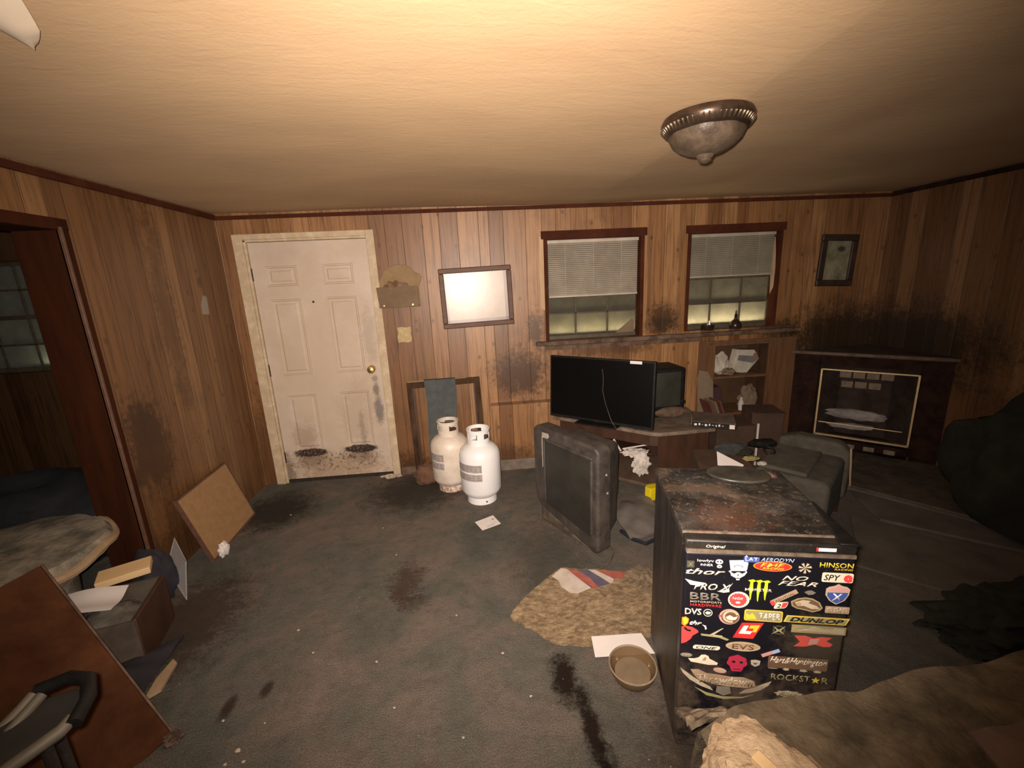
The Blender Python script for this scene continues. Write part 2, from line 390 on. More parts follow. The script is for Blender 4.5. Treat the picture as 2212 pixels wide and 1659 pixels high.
m_mold = mat('mouldy_upholstery', (.11, .105, .08, 1), (.36, .32, .25, 1), 9, .95, bump=.8, bsc=30, bd=.008, c3=(.25, .22, .17, 1))
m_tan = mat('tan_piping', (.30, .21, .12, 1), (.38, .27, .16, 1), 9, .9, bump=.4)
m_grey_uph = mat('grey_dirty_upholstery', (.050, .045, .036, 1), (.095, .086, .07, 1), 9, .95, bump=.5, bsc=60)
m_hearth = mat('grimy_hearth', (.035, .028, .02, 1), (.095, .075, .052, 1), 7, .85, bump=.5, bsc=22)
m_hearth2 = mat('hearth_riser', (.075, .065, .055, 1), (.13, .11, .09, 1), 5, .85, bump=.4, bsc=22)
m_firedark = mat('sooty_surround', (.014, .007, .006, 1), (.035, .017, .012, 1), 9, .9, spec=.1)
m_brick = mat('fire_brick', (.14, .11, .08, 1), (.24, .19, .13, 1), 22, .9)
m_log = mat('ashy_log', (.20, .18, .18, 1), (.34, .31, .30, 1), 12, .95, bump=.7)
m_wood = mat('fresh_pine', (.62, .42, .20, 1), (.72, .52, .28, 1), 5, .7, stretch=(.4, 3, 3))
m_fleece = mat('cream_fleece', (.36, .25, .15, 1), (.62, .48, .31, 1), 9, .98, bump=1, bsc=30, bd=.012, c3=(.52, .39, .25, 1))
m_blanket = mat('grimy_brown_blanket', (.07, .055, .034, 1), (.20, .155, .10, 1), 8, .97, bump=1, bsc=24, bd=.012, c3=(.13, .10, .062, 1))
m_blanket2 = mat('dull_pink_cloth', (.13, .09, .075, 1), (.20, .14, .12, 1), 9, .95, bump=.6)
m_moldrag = mat('mouldy_rag', (.08, .06, .04, 1), (.30, .23, .16, 1), 16, .98, bump=.9, bsc=30, c3=(.16, .12, .08, 1))
m_clear = NT('clear_plastic'); m_clear.col((.6, .6, .62, 1)); m_clear.rough(.2); m_clear.b.inputs['Alpha'].default_value = .16; m_clear = m_clear.m
m_clearedge = mat('plastic_edge', (.20, .19, .20, 1), (.28, .26, .26, 1), 20, .3)
m_glassamber = NT('smoky_glass'); m_glassamber.col((.20, .125, .06, 1)); m_glassamber.rough(.16); m_glassamber.b.inputs['Alpha'].default_value = .6; m_glassamber.b.inputs['Specular IOR Level'].default_value = .8; m_glassamber = m_glassamber.m
m_dust = mat('dusty_tan_film', (.16, .115, .07, 1), (.22, .165, .105, 1), 8, .7)
m_yellow = mat('yellow_plastic', (.72, .60, .01, 1), (.62, .50, .01, 1), 8, .5)
m_blueblk = mat('dark_blue_rubber', (.008, .011, .022, 1), (.014, .017, .03, 1), 8, .6)
m_bottle = mat('dark_bottle_glass', (.02, .012, .01, 1), (.035, .02, .014, 1), 10, .25)
m_silver = mat('foil_metal', (.5, .48, .45, 1), (.6, .58, .55, 1), 20, .25, 1)
m_purple = mat('purple_book_cover', (.045, .018, .028, 1), (.06, .026, .036, 1), 8, .6)
m_redspine = mat('red_book_spine', (.11, .035, .03, 1), (.15, .06, .045, 1), 8, .6)
m_bag = mat('tan_paper_bag', (.15, .11, .07, 1), (.20, .15, .10, 1), 8, .9, bump=.5)
m_dkbox = mat('dark_brown_box', (.055, .030, .019, 1), (.085, .048, .03, 1), 6, .85)
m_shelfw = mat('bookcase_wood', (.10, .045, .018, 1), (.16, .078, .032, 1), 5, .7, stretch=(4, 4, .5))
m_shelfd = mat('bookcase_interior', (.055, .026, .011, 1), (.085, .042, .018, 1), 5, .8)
m_letter = mat('carved_tan_wood', (.21, .135, .06, 1), (.28, .18, .085, 1), 12, .7, bump=.3)
m_plate = mat('ivory_plate', (.50, .39, .20, 1), (.38, .28, .13, 1), 30, .6)
m_mat_white = mat('faded_picture', (.44, .37, .30, 1), (.56, .47, .39, 1), 4, .85)
m_frame = mat('brown_picture_frame', (.085, .042, .026, 1), (.13, .066, .042, 1), 8, .6, stretch=(1, 4, 4))
m_cream = mat('cream_tube_metal', (.085, .072, .05, 1), (.12, .10, .07, 1), 14, .6)
m_peel = mat('peeled_paint', (.62, .52, .40, 1), (.68, .58, .45, 1), 5, .85)
m_globe = mat('frosted_glass_bowl', (.045, .032, .022, 1), (.11, .082, .058, 1), 13, .4, bump=.6, bsc=26, bd=.008, spec=.3)
m_ash = mat('pale_debris', (.40, .33, .25, 1), (.5, .42, .33, 1), 20, .9)

# glazing: dirty film that glows where the added strip lights strike it
def pane_mat(name, c, tr=.35):
    t = NT(name); o = t.n('ShaderNodeOutputMaterial') if False else t.t.nodes['Material Output']
    nz = t.noise(t.pos(), 9, 5, .65)
    cc = t.ramp(nz, [(.35, tuple(v * .74 for v in c[:3]) + (1,)), (.65, c)])
    tl = t.n('ShaderNodeBsdfTranslucent'); df = t.n('ShaderNodeBsdfDiffuse'); tp = t.n('ShaderNodeBsdfTransparent')
    t.l(cc, tl.inputs[0]); t.l(t.mix(.55, cc, (.10, .10, .09, 1)), df.inputs[0])
    a = t.n('ShaderNodeMixShader'); a.inputs[0].default_value = .35; t.l(tl.outputs[0], a.inputs[1]); t.l(df.outputs[0], a.inputs[2])
    b = t.n('ShaderNodeMixShader'); b.inputs[0].default_value = tr; t.l(a.outputs[0], b.inputs[1]); t.l(tp.outputs[0], b.inputs[2])
    gl = t.n('ShaderNodeBsdfGlossy'); gl.inputs['Roughness'].default_value = .12
    c2 = t.n('ShaderNodeMixShader'); c2.inputs[0].default_value = .03; t.l(b.outputs[0], c2.inputs[1]); t.l(gl.outputs[0], c2.inputs[2])
    t.l(c2.outputs[0], o.inputs[0]); return t.m
m_pane = pane_mat('dirty_pane', (.40, .36, .27, 1))
m_pane3 = pane_mat('dirty_pane_next_room', (.55, .58, .48, 1), .3)
def glazed_picture():
    t = NT('picture_glass'); t.col((1, 1, 1, 1)); o = t.t.nodes['Material Output']
    tp = t.n('ShaderNodeBsdfTransparent'); gl = t.n('ShaderNodeBsdfGlossy'); gl.inputs['Roughness'].default_value = .045
    g2 = t.n('ShaderNodeBsdfGlossy'); g2.inputs['Roughness'].default_value = .33
    a = t.n('ShaderNodeMixShader'); a.inputs[0].default_value = .035; t.l(tp.outputs[0], a.inputs[1]); t.l(g2.outputs[0], a.inputs[2])
    b = t.n('ShaderNodeMixShader'); b.inputs[0].default_value = .012; t.l(a.outputs[0], b.inputs[1]); t.l(gl.outputs[0], b.inputs[2])
    t.l(b.outputs[0], o.inputs[0]); return t.m
m_picglass = glazed_picture()

# ------------------------------------------------------------------ room shell
def holed_wall(m, a0, a1, z0, z1, holes, put):
    """fill the wall a0..a1 x z0..z1 around rectangular holes; put(a0,a1,z0,z1) adds one block"""
    xs = sorted({a0, a1} | {h[0] for h in holes} | {h[1] for h in holes}); 
    for i in range(len(xs) - 1):
        mid = (xs[i] + xs[i + 1]) / 2; cuts = sorted([(h[2], h[3]) for h in holes if h[0] < mid < h[1]]); z = z0
        for (p, q) in cuts:
            if p > z: put(xs[i], xs[i + 1], z, p)
            z = q
        if z < z1: put(xs[i], xs[i + 1], z, z1)
DX0, DX1, DZ = -1.775, -.815, 2.065
W1 = (.59, 1.45, 1.13, 2.03); W2 = (1.83, 2.68, 1.15, 2.03); BK = (2.13, 2.64, .06, 1.0)
m = MB(); holed_wall(m, XL - .12, XR + .12, 0, H + .05, [(DX0, DX1, 0, DZ), W1, W2, BK], lambda a, b, c, d: m.bx(a, b, D, D + .13, c, d))
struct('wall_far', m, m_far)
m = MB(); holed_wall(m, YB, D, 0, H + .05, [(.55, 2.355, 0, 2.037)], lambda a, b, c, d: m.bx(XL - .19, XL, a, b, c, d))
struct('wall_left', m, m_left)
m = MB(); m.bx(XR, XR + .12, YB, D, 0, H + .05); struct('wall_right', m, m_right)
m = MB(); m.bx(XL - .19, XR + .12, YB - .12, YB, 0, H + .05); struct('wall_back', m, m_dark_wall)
m = MB(); m.bx(-5.7, XR + .2, YB - .2, D + .6, -.1, 0); struct('floor', m, m_carpet)
# sagging ceiling: the sheets hang low along x = 0.95, deepened to shade the right side
def sag(x, y):
    k = max(0, min(1, (y + .5) / 1.6)); s_ = 0
    if x < .95: s_ = max(0, 1 - (.95 - x) / 1.5) ** 1.2
    else: s_ = max(0, 1 - (x - .95) / .85)
    return H - .050 * s_ * k * (1 - .65 * max(0, min(1, y - 2.6))) + .004 * noise.noise(Vector((x * 1.7, y * 1.7, 0)))
m = MB(); xs = [XL - .2 + i * .0725 for i in range(80)]; xs = [x for x in xs if x < XR] + [.95, XR + .1]; xs = sorted(xs); ys = [YB - .1 + (D + .2 - YB) * j / 60 for j in range(61)]
top = [[m.bm.verts.new((x, y, H + .1)) for y in ys] for x in (xs[0], xs[-1])]
g = [[m.bm.verts.new((x, y, sag(x, y))) for y in ys] for x in xs]
for i in range(len(xs) - 1):
    for j in range(60): m.bm.faces.new((g[i][j], g[i][j + 1], g[i + 1][j + 1], g[i + 1][j]))
for j in range(60): m.bm.faces.new((top[0][j], top[1][j], top[1][j + 1], top[0][j + 1]))
struct('ceiling', m, m_ceil, smooth=True)
# next room
m = MB(); m.bx(-5.7, XL - .19, YB, D + .1, H, H + .1); struct('ceiling_next_room', m, m_ceil)
W3 = (-4.35, -3.30, 1.12, 1.98)
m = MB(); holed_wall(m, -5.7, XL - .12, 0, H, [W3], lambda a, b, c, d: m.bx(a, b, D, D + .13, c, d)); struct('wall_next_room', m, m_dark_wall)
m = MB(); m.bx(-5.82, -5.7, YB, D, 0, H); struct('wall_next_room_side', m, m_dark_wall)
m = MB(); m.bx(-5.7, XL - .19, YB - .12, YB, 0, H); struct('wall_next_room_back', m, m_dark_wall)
# trims
m = MB(); m.bx(XL, XR, D - .014, D + .001, H - .046, H - .018); struct('trim_1', m, m_trim)
m = MB(); m.bx(XL - .001, XL + .018, YB, D - .02, H - .045, H - .01); struct('trim_2', m, m_trim)
m = MB(); m.bx(XR - .018, XR + .001, YB, D - .02, H - .045, H - .01); struct('trim_3', m, m_firedark)
# lining of the opening on the left
m = MB(); m.bx(XL - .2, XL + .012, 2.30, 2.356, 0, 2.03); m.bx(XL - .201, XL + .014, .55, 2.358, 1.985, 2.039); m.bx(XL - .2, XL + .012, .54, .57, 0, 2.03)
struct('trim_4', m, m_jamb, bevel=.004)
m = MB(); m.bx(XL - .001, XL + .022, 2.30, 2.315, 0, 2.0); struct('trim_5', m, m_frame, bevel=.003)

# ------------------------------------------------------------------ the entry door
m = MB(); dx0, dx1, dz0, dz1 = -1.752, -.838, .03, 2.042; yf = D + .012
m.bx(dx0, dx1, yf, yf + .042, dz0, dz1)
door = struct('door_1', m, m_door); door['label'] = 'dirty white six-panel entry door with black mould along its bottom'
for cx in (-1.53, -1.09):
    for (z0, z1) in ((1.70, 1.86), (.97, 1.60), (.29, .80)):
        w = .122; m = MB(); o_ = [(cx - w, z0), (cx + w, z0), (cx + w, z1), (cx - w, z1)]
        def ring_(k, y): return [m.bm.verts.new((x + (k if x < cx else -k), y, z + (k if z < (z0 + z1) / 2 else -k))) for x, z in o_]
        rs = [ring_(0, yf + .001), ring_(.004, yf - .009), ring_(.013, yf - .009), ring_(.022, yf + .004), ring_(.030, yf + .004), ring_(.046, yf - .007)]
        for i in range(5):
            for j in range(4): m.bm.faces.new((rs[i][j], rs[i][(j + 1) % 4], rs[i + 1][(j + 1) % 4], rs[i + 1][j]))
        m.bm.faces.new(rs[5]); m._fin([], None)
        obj('door_panel', m, m_door, door)
m = MB(); m.cyl((-.915, yf, .985), (-.915, yf - .01, .985), .032); m.lathe([(0, 0), (.018, .0), (.016, .02), (.03, .035), (.033, .05), (.026, .064), (0, .068)], 24, M=Matrix.Translation((-.915, yf - .006, .985)) @ Euler((R(90), 0, 0)).to_matrix().to_4x4())
obj('door_knob', m, m_brass, door, smooth=True, label='brass door knob')
m = MB(); m.cyl((-1.317, yf + .001, 1.567), (-1.317, yf - .004, 1.567), .009, seg=12); obj('peephole', m, m_dkmetal, door)
for z in (1.80, 1.02, .24):
    m = MB(); m.cyl((dx0 - .006, yf - .004, z - .05), (dx0 - .006, yf - .004, z + .05), .007, seg=10); m.bx(dx0 - .02, dx0 + .002, yf - .003, yf + .002, z - .048, z + .048); obj('hinge', m, m_dkmetal, door)
m = MB()
for a, b, c, d in ((-1.85, -1.775, 0, 2.105), (-.835, -.77, 0, 2.105), (-1.775, -.835, 2.062, 2.105)): m.bx(a, b, D - .018, D + .002, c, d)
for a, b, c, d in ((-1.776, -1.756, 0, 2.062), (-.836, -.814, 0, 2.062), (-1.776, -.814, 2.045, 2.065)): m.bx(a, b, D - .006, D + .12, c, d)
struct('trim_6', m, m_doortrim, bevel=.004)
m = MB(); m.bx(DX0, DX1, D + .005, D + .13, .002, .028); struct('trim_7', m, m_dkmetal)
m = MB(); m.bx(DX0 - .1, DX1 + .1, D + .134, D + .16, 0, 2.1); struct('wall_outer', m, m_dark_wall)
# crumbled threshold plaster by the door foot
for k, (x, y, r) in enumerate([(-.88, 3.60, .035), (-.84, 3.585, .045), (-.79, 3.60, .03), (-.93, 3.61, .022)]):
    m = MB(); m.blob((x, y, r * .3), (r, r * .6, r * .5), 2, .6, 2.5, k, flat=-r * .3)
    tag(obj('plaster_crumb', m, m_ash), 'crumbled pale plaster lump on the carpet under the door corner by the tanks', 'rubble', 'plaster crumbs at the foot of the door')

# ------------------------------------------------------------------ windows
def window(n, w, cols, rows, meet, pane_m, yp=D + .105, extra=None):
    x0, x1, z0, z1 = w; m = MB()
    for a, b, c, d in ((x0, x0 + .03, z0, z1), (x1 - .03, x1, z0, z1), (x0, x1, z1 - .03, z1), (x0, x1, z0, z0 + .035)): m.bx(a, b, yp - .02, yp + .02, c, d)
    m.bx(x0, x1, yp - .022, yp + .015, meet - .016, meet + .016)
    for k in range(1, cols):
        x = x0 + (x1 - x0) * k / cols; m.bx(x - .007, x + .007, yp - .012, yp + .01, z0, z1)
    for (a, b) in ((z0, meet), (meet, z1)):
        for k in range(1, rows):
            z = a + (b - a) * k / rows; m.bx(x0, x1, yp - .012, yp + .01, z - .007, z + .007)
    o = struct('window_%d' % n, m, m_sash, bevel=.002)
    m = MB(); m.bx(x0 + .002, x1 - .002, yp - .002, yp + .002, z0 + .002, z1 - .002); obj('pane', m, pane_m, o)
    return o
w1 = window(1, W1, 3, 2, 1.585, m_pane); w2 = window(2, W2, 3, 2, 1.605, m_pane); w3 = window(3, W3, 4, 2, 1.555, m_pane3)
w1['label'] = 'left window of the far wall behind a half-raised blind'; w2['label'] = 'right window of the far wall above the bookcase'; w3['label'] = 'window of the dark room beyond the left opening'
for i, w in enumerate((W1, W2)):
    x0, x1, z0, z1 = w; m = MB(); t = .016
    m.bx(x0, x1, D + .002, D + .10, z1 - .058, z1 + .001); m.bx(x0 - .001, x0 + .03, D - .004, D + .085, z0, z1); m.bx(x1 - .03, x1 + .001, D - .004, D + .085, z0, z1)
    m.bx(x0 - .02, x1 + .02, D - .010, D + .004, z1 - .052, z1 + .012)
    struct('trim_%d' % (8 + i), m, m_trim)
m = MB(); m.prism([(.555, 1.42), (.59, 1.40), (.592, 1.98), (.556, 2.0), (.548, 1.7)], 0, .004, Matrix(((1, 0, 0, 0), (0, 0, -1, D - .0), (0, 1, 0, 0), (0, 0, 0, 1)))); struct('trim_10', m, m_raw_lit)
m = MB(); m.prism([(.022, 1.50), (.06, 1.44), (.072, 1.62), (.068, 1.86), (.05, 1.93), (.03, 1.8), (.018, 1.66)], 0, .003, Matrix(((0, 0, -1, W2[1] - .0305), (1, 0, 0, D), (0, 1, 0, 0), (0, 0, 0, 1)))); struct('trim_11', m, m_raw_lit)  # pale patch painting the light that falls on the right jamb's inner face
def blind(x0, x1, zt, zb, mt, label, n):
    y = D + .045; t = thing('window_blind', label, 'blind', ((x0 + x1) / 2, y, zt)); w = (x1 - x0) / 2
    m = MB(); m.bx(-w, w, -.014, .014, -.028, 0); obj('headrail', m, mt, t, bevel=.003)
    m = MB()
    for k in range(n):
        z = -.036 - (zt - zb - .06) * k / (n - 1); m.box((0, 0, z), (2 * w - .01, .019, .0016), (R(38), 0, 0))
    for x in (-w * .62, 0, w * .62): m.bx(x - .001, x + .001, -.011, -.009, zb - zt + .01, -.03)
    obj('slats', m, mt, t)
    m = MB(); m.bx(-w + .004, w - .004, -.013, .013, zb - zt, zb - zt + .016); obj('bottom_rail', m, mt, t, bevel=.003)
    return t
blind(.628, 1.414, 1.972, 1.50, m_blind, 'dusty cream slatted blind half covering the left window of the far wall', 27)
blind(1.866, 2.642, 1.972, 1.608, m_blind2, 'dull grey slatted blind half covering the right window of the far wall', 21)
m = MB(); m.prism([(0, 0), (.17, 0), (.02, .12), (0, .1)], 0, .004, Matrix(((-1, 0, 0, 1.40), (0, 0, -1, D + .075), (0, 1, 0, 1.166), (0, 0, 0, 1))))
tag(obj('cardboard_scrap', m, m_bag), 'torn triangular tan scrap standing in the lower right corner of the left window', 'scrap')

# ledge under both windows
m = MB(); m.bx(.50, 2.905, D - .05, D + .001, 1.098, 1.135); m.bx(W1[0], W1[1], D, D + .085, 1.12, 1.1355); m.bx(W2[0], W2[1], D, D + .085, 1.135, 1.1505)
tag(obj('window_ledge', m, m_ledge, bevel=.006), 'long grimy wooden ledge running under both windows of the far wall', 'ledge')
m = MB(); m.bx(.58, 1.98, D - .012, D + .001, 1.055, 1.092); struct('trim_12', m, m_ledge)
m = MB(); m.bx(.085, 1.0, D - .085, D - .001, .03, .585); m.bx(.075, 1.0, D - .10, D - .001, .585, .612)
struct('trim_13', m, [m_far])
m = MB(); m.bx(.11, 1.0, D - .1, D - .086, 0, .10); struct('baseboard_far', m, mat('scuffed_baseboard', (.13, .105, .085, 1), (.22, .18, .15, 1), 12, .8), bevel=.004)
m = MB(); m.bx(-.76, .085, D - .014, D, 0, .07); struct('baseboard_door', m, m_ledge)
# pale broken edge on the corner of the boxed shelf
# ------------------------------------------------------------------ built-in bookcase
bk = thing('bookcase', 'dark wooden built-in bookcase below the right window, left of the fireplace', 'bookcase', (2.385, D, 0))
m = MB(); ox = 2.385; yb = .30
for a, b, c, d in ((1.975, 2.13, 0, 1.05), (2.64, 2.895, 0, 1.05), (2.13, 2.64, 1.0, 1.05), (2.13, 2.64, 0, .07)): m.bx(a - ox, b - ox, -.018, 0, c, d)
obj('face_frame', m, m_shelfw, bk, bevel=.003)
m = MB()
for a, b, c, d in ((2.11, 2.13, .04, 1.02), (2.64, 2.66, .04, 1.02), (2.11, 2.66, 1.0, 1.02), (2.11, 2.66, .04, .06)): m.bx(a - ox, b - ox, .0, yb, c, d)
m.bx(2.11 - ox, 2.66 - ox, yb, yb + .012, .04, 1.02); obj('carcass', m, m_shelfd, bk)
for z in (.715, .36):
    m = MB(); m.bx(2.132 - ox, 2.638 - ox, -.004, yb, z - .022, z); obj('shelf', m, m_shelfw, bk)
m = MB(); m.bx(2.07 - ox, 2.66 - ox, -.024, -.018, 1.018, 1.032); obj('edge_strip', m, m_ledge, bk)

# ------------------------------------------------------------------ corner fireplace
FA = R(-44.1); fp = thing('corner_fireplace', 'sooty dark corner fireplace with a thin gold frame around its firebox', 'fireplace', (2.895, 3.625, 0), FA)
# local x runs along the face towards the right wall, local y into the corner
m = MB(); 
L = 1.04
for a, b, c, d in ((0, .19, .0, .895), (.86, L, .0, .895), (.19, .86, .80, .895), (.19, .86, .0, .13)): m.bx(a, b, 0, .05, c, d)
obj('surround', m, m_firedark, fp, bevel=.006)
m = MB(); q = Matrix.Rotation(-FA, 4, 'Z')
def wl(x, y):  # world to fireplace-local
    v = q @ Vector((x - 2.895, y - 3.625, 0)); return (v.x, v.y)
m.prism([(-.0, -.05), (L - .02, -.05), (L + .02, .0), wl(XR - .003, D - .003)], .895, .93)
obj('mantel_shelf', m, mat('sooty_mantel', (.022, .014, .010, 1), (.065, .042, .03, 1), 9, .75), fp, bevel=.004)
m = MB(); m.bx(-.02, L + .01, -.058, -.049, .905, .925); obj('mantel_edge', m, m_ledge, fp)
m = MB()
for a, b, c, d in ((.205, .855, .762, .773), (.205, .855, .155, .17), (.205, .218, .155, .773), (.842, .855, .155, .773)): m.bx(a, b, -.012, .012, c, d)
obj('gold_frame', m, m_brass_dull, fp)
m = MB(); m.bx(.33, .72, .235, .25, .13, .80); m.prism([(.19, .045), (.20, .03), (.345, .235), (.33, .25)], .13, .80); m.prism([(.86, .045), (.85, .03), (.705, .235), (.72, .25)], .13, .80); m.prism([(.19, .03), (.86, .03), (.72, .25), (.33, .25)], .79, .81); m.prism([(.19, .03), (.86, .03), (.72, .25), (.33, .25)], .11, .13)
obj('firebox', m, mat('sooty_firebox', (.030, .021, .018, 1), (.055, .04, .033, 1), 8, .95, spec=.1), fp)
m = MB()
for r_ in range(2):
    for k in range(4 - r_): m.bx(.335 + k * .097 + .02 * r_, .42 + k * .097 + .02 * r_, .215, .237, .66 - r_ * .09, .72 - r_ * .09)
obj('firebrick', m, m_brick, fp, bevel=.004)
m = MB(); m.blob((0, 0, 0), (.21, .045, .05), 3, .25, 3, 3); obj('log', m, m_log, fp, loc=(.49, .13, .345), smooth=True)
m = MB(); m.blob((0, 0, 0), (.16, .03, .028), 3, .3, 3, 8); obj('log', m, m_log, fp, loc=(.46, .085, .245), rot=(0, 0, .05), smooth=True)
m = MB(); m.cyl((.23, .012, .275), (.80, .012, .275), .005, seg=8); obj('brass_rod', m, m_brass_dull, fp)
for k in range(4):
    m = MB(); m.bx(.30 + k * .135, .375 + k * .135, -.012, .0, .065, .105); obj('vent_block', m, m_brick, fp, bevel=.005)
m = MB(); m.bx(0, L, .0, .03, .0, .07); obj('plinth', m, m_dkwood, fp)

# raised hearth platform, one low step in front of the fireplace
HZ = .05
hp = thing('raised_hearth', 'low grimy raised hearth platform running in front of the corner fireplace', 'hearth', (2.6, 2.6, 0))
def hl(p): return [(x - 2.6, y - 2.6) for x, y in p]
front = [(2.05, 2.78), (2.33, 2.50), (2.83, 2.03), (3.3, 1.60)]
poly = [(2.58, 2.90), (3.125, 2.175), (3.63, 1.50), (XR - .006, 2.87), (2.90, 3.58)]
m = MB(); m.prism(hl(poly), 0, HZ - .02); obj('riser', m, m_hearth2, hp)
poly2 = [(2.56, 2.90), (3.106, 2.16), (3.63, 1.46), (XR - .004, 2.87), (2.90, 3.585)]
m = MB(); m.prism(hl(poly2), HZ - .02, HZ); obj('top_slab', m, m_hearth, hp, bevel=.005)
m = MB(); m.prism(hl([(2.557, 2.302), (2.828, 2.059), (3.63, 1.34), (3.63, 1.455), (3.10, 2.155), (2.70, 2.70)]), 0, .02); obj('lower_slab', m, m_hearth2, hp, bevel=.003)
# loose carpet edge in front
m = MB(); m.prism([(2.03, 1.93), (2.24, 1.73), (2.6, 1.42), (3.4, 1.0), (3.6, 1.3), (2.80, 2.04), (2.42, 2.38), (2.2, 2.1)], .0, .012)
tag(obj('floor_mat', m, m_hearth2), 'worn grey-brown mat lying on the floor in front of the raised hearth', 'mat')

# picture on the right end of the far wall
def picture(name, label, cx, cz, w, h, fw, mats, tilt=0, inset=.0, y=D, fmat=None, mw_=0):
    t = thing(name, label, 'picture', (cx, y, cz)); t.rotation_euler = (0, tilt, 0)
    m = MB()
    for a, b, c, d in ((-w / 2, w / 2, h / 2 - fw, h / 2), (-w / 2, w / 2, -h / 2, -h / 2 + fw), (-w / 2, -w / 2 + fw, -h / 2 + fw, h / 2 - fw), (w / 2 - fw, w / 2, -h / 2 + fw, h / 2 - fw)): m.bx(a, b, -.028, 0, c, d)
    obj('frame', m, fmat or m_frame, t, bevel=.008, seg=3)
    m = MB(); m.bx(-w / 2 + fw * .8, w / 2 - fw * .8, -.010, -.002, -h / 2 + fw * .8, h / 2 - fw * .8); obj('print', m, mats[0], t)
    m = MB(); m.bx(-w / 2 + fw * .9, w / 2 - fw * .9, -.016, -.014, -h / 2 + fw * .9, h / 2 - fw * .9); obj('glass', m, mats[1], t)
    if mw_:
        m = MB(); a_, b_ = w / 2 - fw, h / 2 - fw
        for a, b, c, d in ((-a_, a_, -b_, -b_ + mw_), (-a_, -a_ + mw_ * .7, -b_, b_), (a_ - mw_, a_, -b_, b_)): m.bx(a, b, -.0125, -.0095, c, d)
        obj('mat_board', m, mat('mauve_mat_board', (.30, .235, .235, 1), (.35, .28, .27, 1), 5, .8), t)
    return t
picture('framed_picture', 'wide brown-framed washed-out picture on the far wall reflecting the flash, right of the letter rack', .015, 1.54, .60, .49, .042, (m_mat_white, m_picglass), R(-1.2), mw_=.025).rotation_euler[2] = R(1.4)
def portrait():
    t = NT('faded_portrait_print'); p = t.obj()
    c = t.ramp(t.noise(p, 7, 5, .6), [(.35, (.10, .095, .055, 1)), (.6, (.27, .26, .17, 1))])
    c = t.mix(t.stain(p, (.03, 0, .10), (.05, .1, .035), .3, 20), c, (.035, .03, .02, 1)); t.col(c); t.rough(.8); return t.m
picture('framed_picture', 'small dark-framed portrait print high on the far wall above the fireplace mantel', 3.195, 1.70, .34, .44, .055, (portrait(), m_picglass), R(2.5), fmat=mat('black_brown_frame', (.02, .013, .009, 1), (.045, .03, .02, 1), 9, .5))

# letter rack
lr = thing('letter_rack', 'arched tan wooden letter rack on the wall between door and framed picture', 'rack', (-.61, D, 1.49))
V = Matrix(((1, 0, 0, 0), (0, 0, -1, 0), (0, 1, 0, 0), (0, 0, 0, 1)))
arch = [(-.175, 0), (.155, 0), (.155, .16), (.185, .235), (.17, .26), (.13, .275), (.10, .315), (.06, .335), (-.02, .34), (-.075, .325), (-.115, .29), (-.13, .255), (-.165, .21), (-.185, .17)]
m = MB(); m.prism(arch, 0, .014, V); obj('back_board', m, m_letter, lr, bevel=.003)
m = MB(); m.prism([(-.17, 0), (.15, 0), (.15, .165), (-.18, .165)], .045, .057, V); m.bx(-.17, .15, -.055, -.002, 0, .012); obj('front_pocket', m, mat('darker_tan_wood', (.115, .065, .026, 1), (.16, .095, .04, 1), 12, .6), lr, bevel=.002)
m = MB(); m.blob((-.03, -.03, .17), (.085, .02, .035), 3, .9, 3, 2); obj('carving', m, mat('carved_brown', (.10, .05, .02, 1), (.2, .12, .06, 1), 20, .6), lr, smooth=True)
for x in (-.13, .10):
    m = MB(); m.cyl((x, -.056, .018), (x, -.062, .018), .008, seg=12); obj('hook', m, m_brass, lr)
m = MB(); m.prism([(-.055, -.07), (-.02, -.062), (.02, -.07), (.055, -.062), (.058, -.02), (.05, .0), (.058, .03), (.055, .065), (.02, .058), (-.02, .066), (-.056, .06), (-.05, .02), (-.06, -.02)], 0, .008, Matrix.Translation((-.612, D, 1.262)) @ V)
sw = tag(obj('light_switch', m, m_plate, bevel=.002), 'small ornate yellowed switch plate on the wall below the letter rack', 'switch')
for dx in (-.016, .016):
    m = MB(); m.bx(-.612 + dx - .004, -.612 + dx + .004, D - .016, D - .008, 1.25, 1.274); obj('toggle', m, m_doortrim, sw)

# pale scrap stuck on left wall
m = MB(); m.prism([(-.035, -.06), (.04, -.065), (.05, .06), (.01, .075), (-.03, .01)], 0, .002, Matrix(((0, 0, 1, XL), (1, 0, 0, 3.30), (0, 1, 0, 1.585), (0, 0, 0, 1))))
tag(obj('paper_scrap', m, mat('grey_scrap', (.24, .21, .16, 1), (.28, .25, .19, 1), 9, .9)), 'small pale torn scrap stuck to the left wall at eye height', 'paper')

# ceiling fixture
fx = thing('ceiling_light', 'bronze flush ceiling light with frosted glass bowl and beaded rim', 'ceiling light', (.905, 1.70, sag(.905, 1.70) + .004))
m = MB(); m.lathe([(0, 0), (.135, 0), (.156, -.006), (.163, -.02), (.160, -.036), (.150, -.052), (.142, -.060), (.13, -.063), (.128, -.05)], 56); obj('rim', m, m_bronze, fx, smooth=True)
m = MB()
for k in range(56):
    a = 2 * math.pi * k / 56; m.box((math.cos(a) * .153, math.sin(a) * .153, -.044), (.010, .0062, .026), (0, R(-38), a) if False else (0, R(42), a))
obj('beading', m, mat('rubbed_bronze', (.16, .12, .08, 1), (.24, .19, .13, 1), 20, .28, .85), fx, bevel=.003)
m = MB(); m.lathe([(.134, -.055), (.132, -.072), (.120, -.094), (.096, -.114), (.07, -.127), (.04, -.136), (0, -.139)], 48, wob=lambda a, z: 1 + .012 * math.sin(a * 8)); gbw = obj('glass_bowl', m, m_globe, fx, smooth=True)
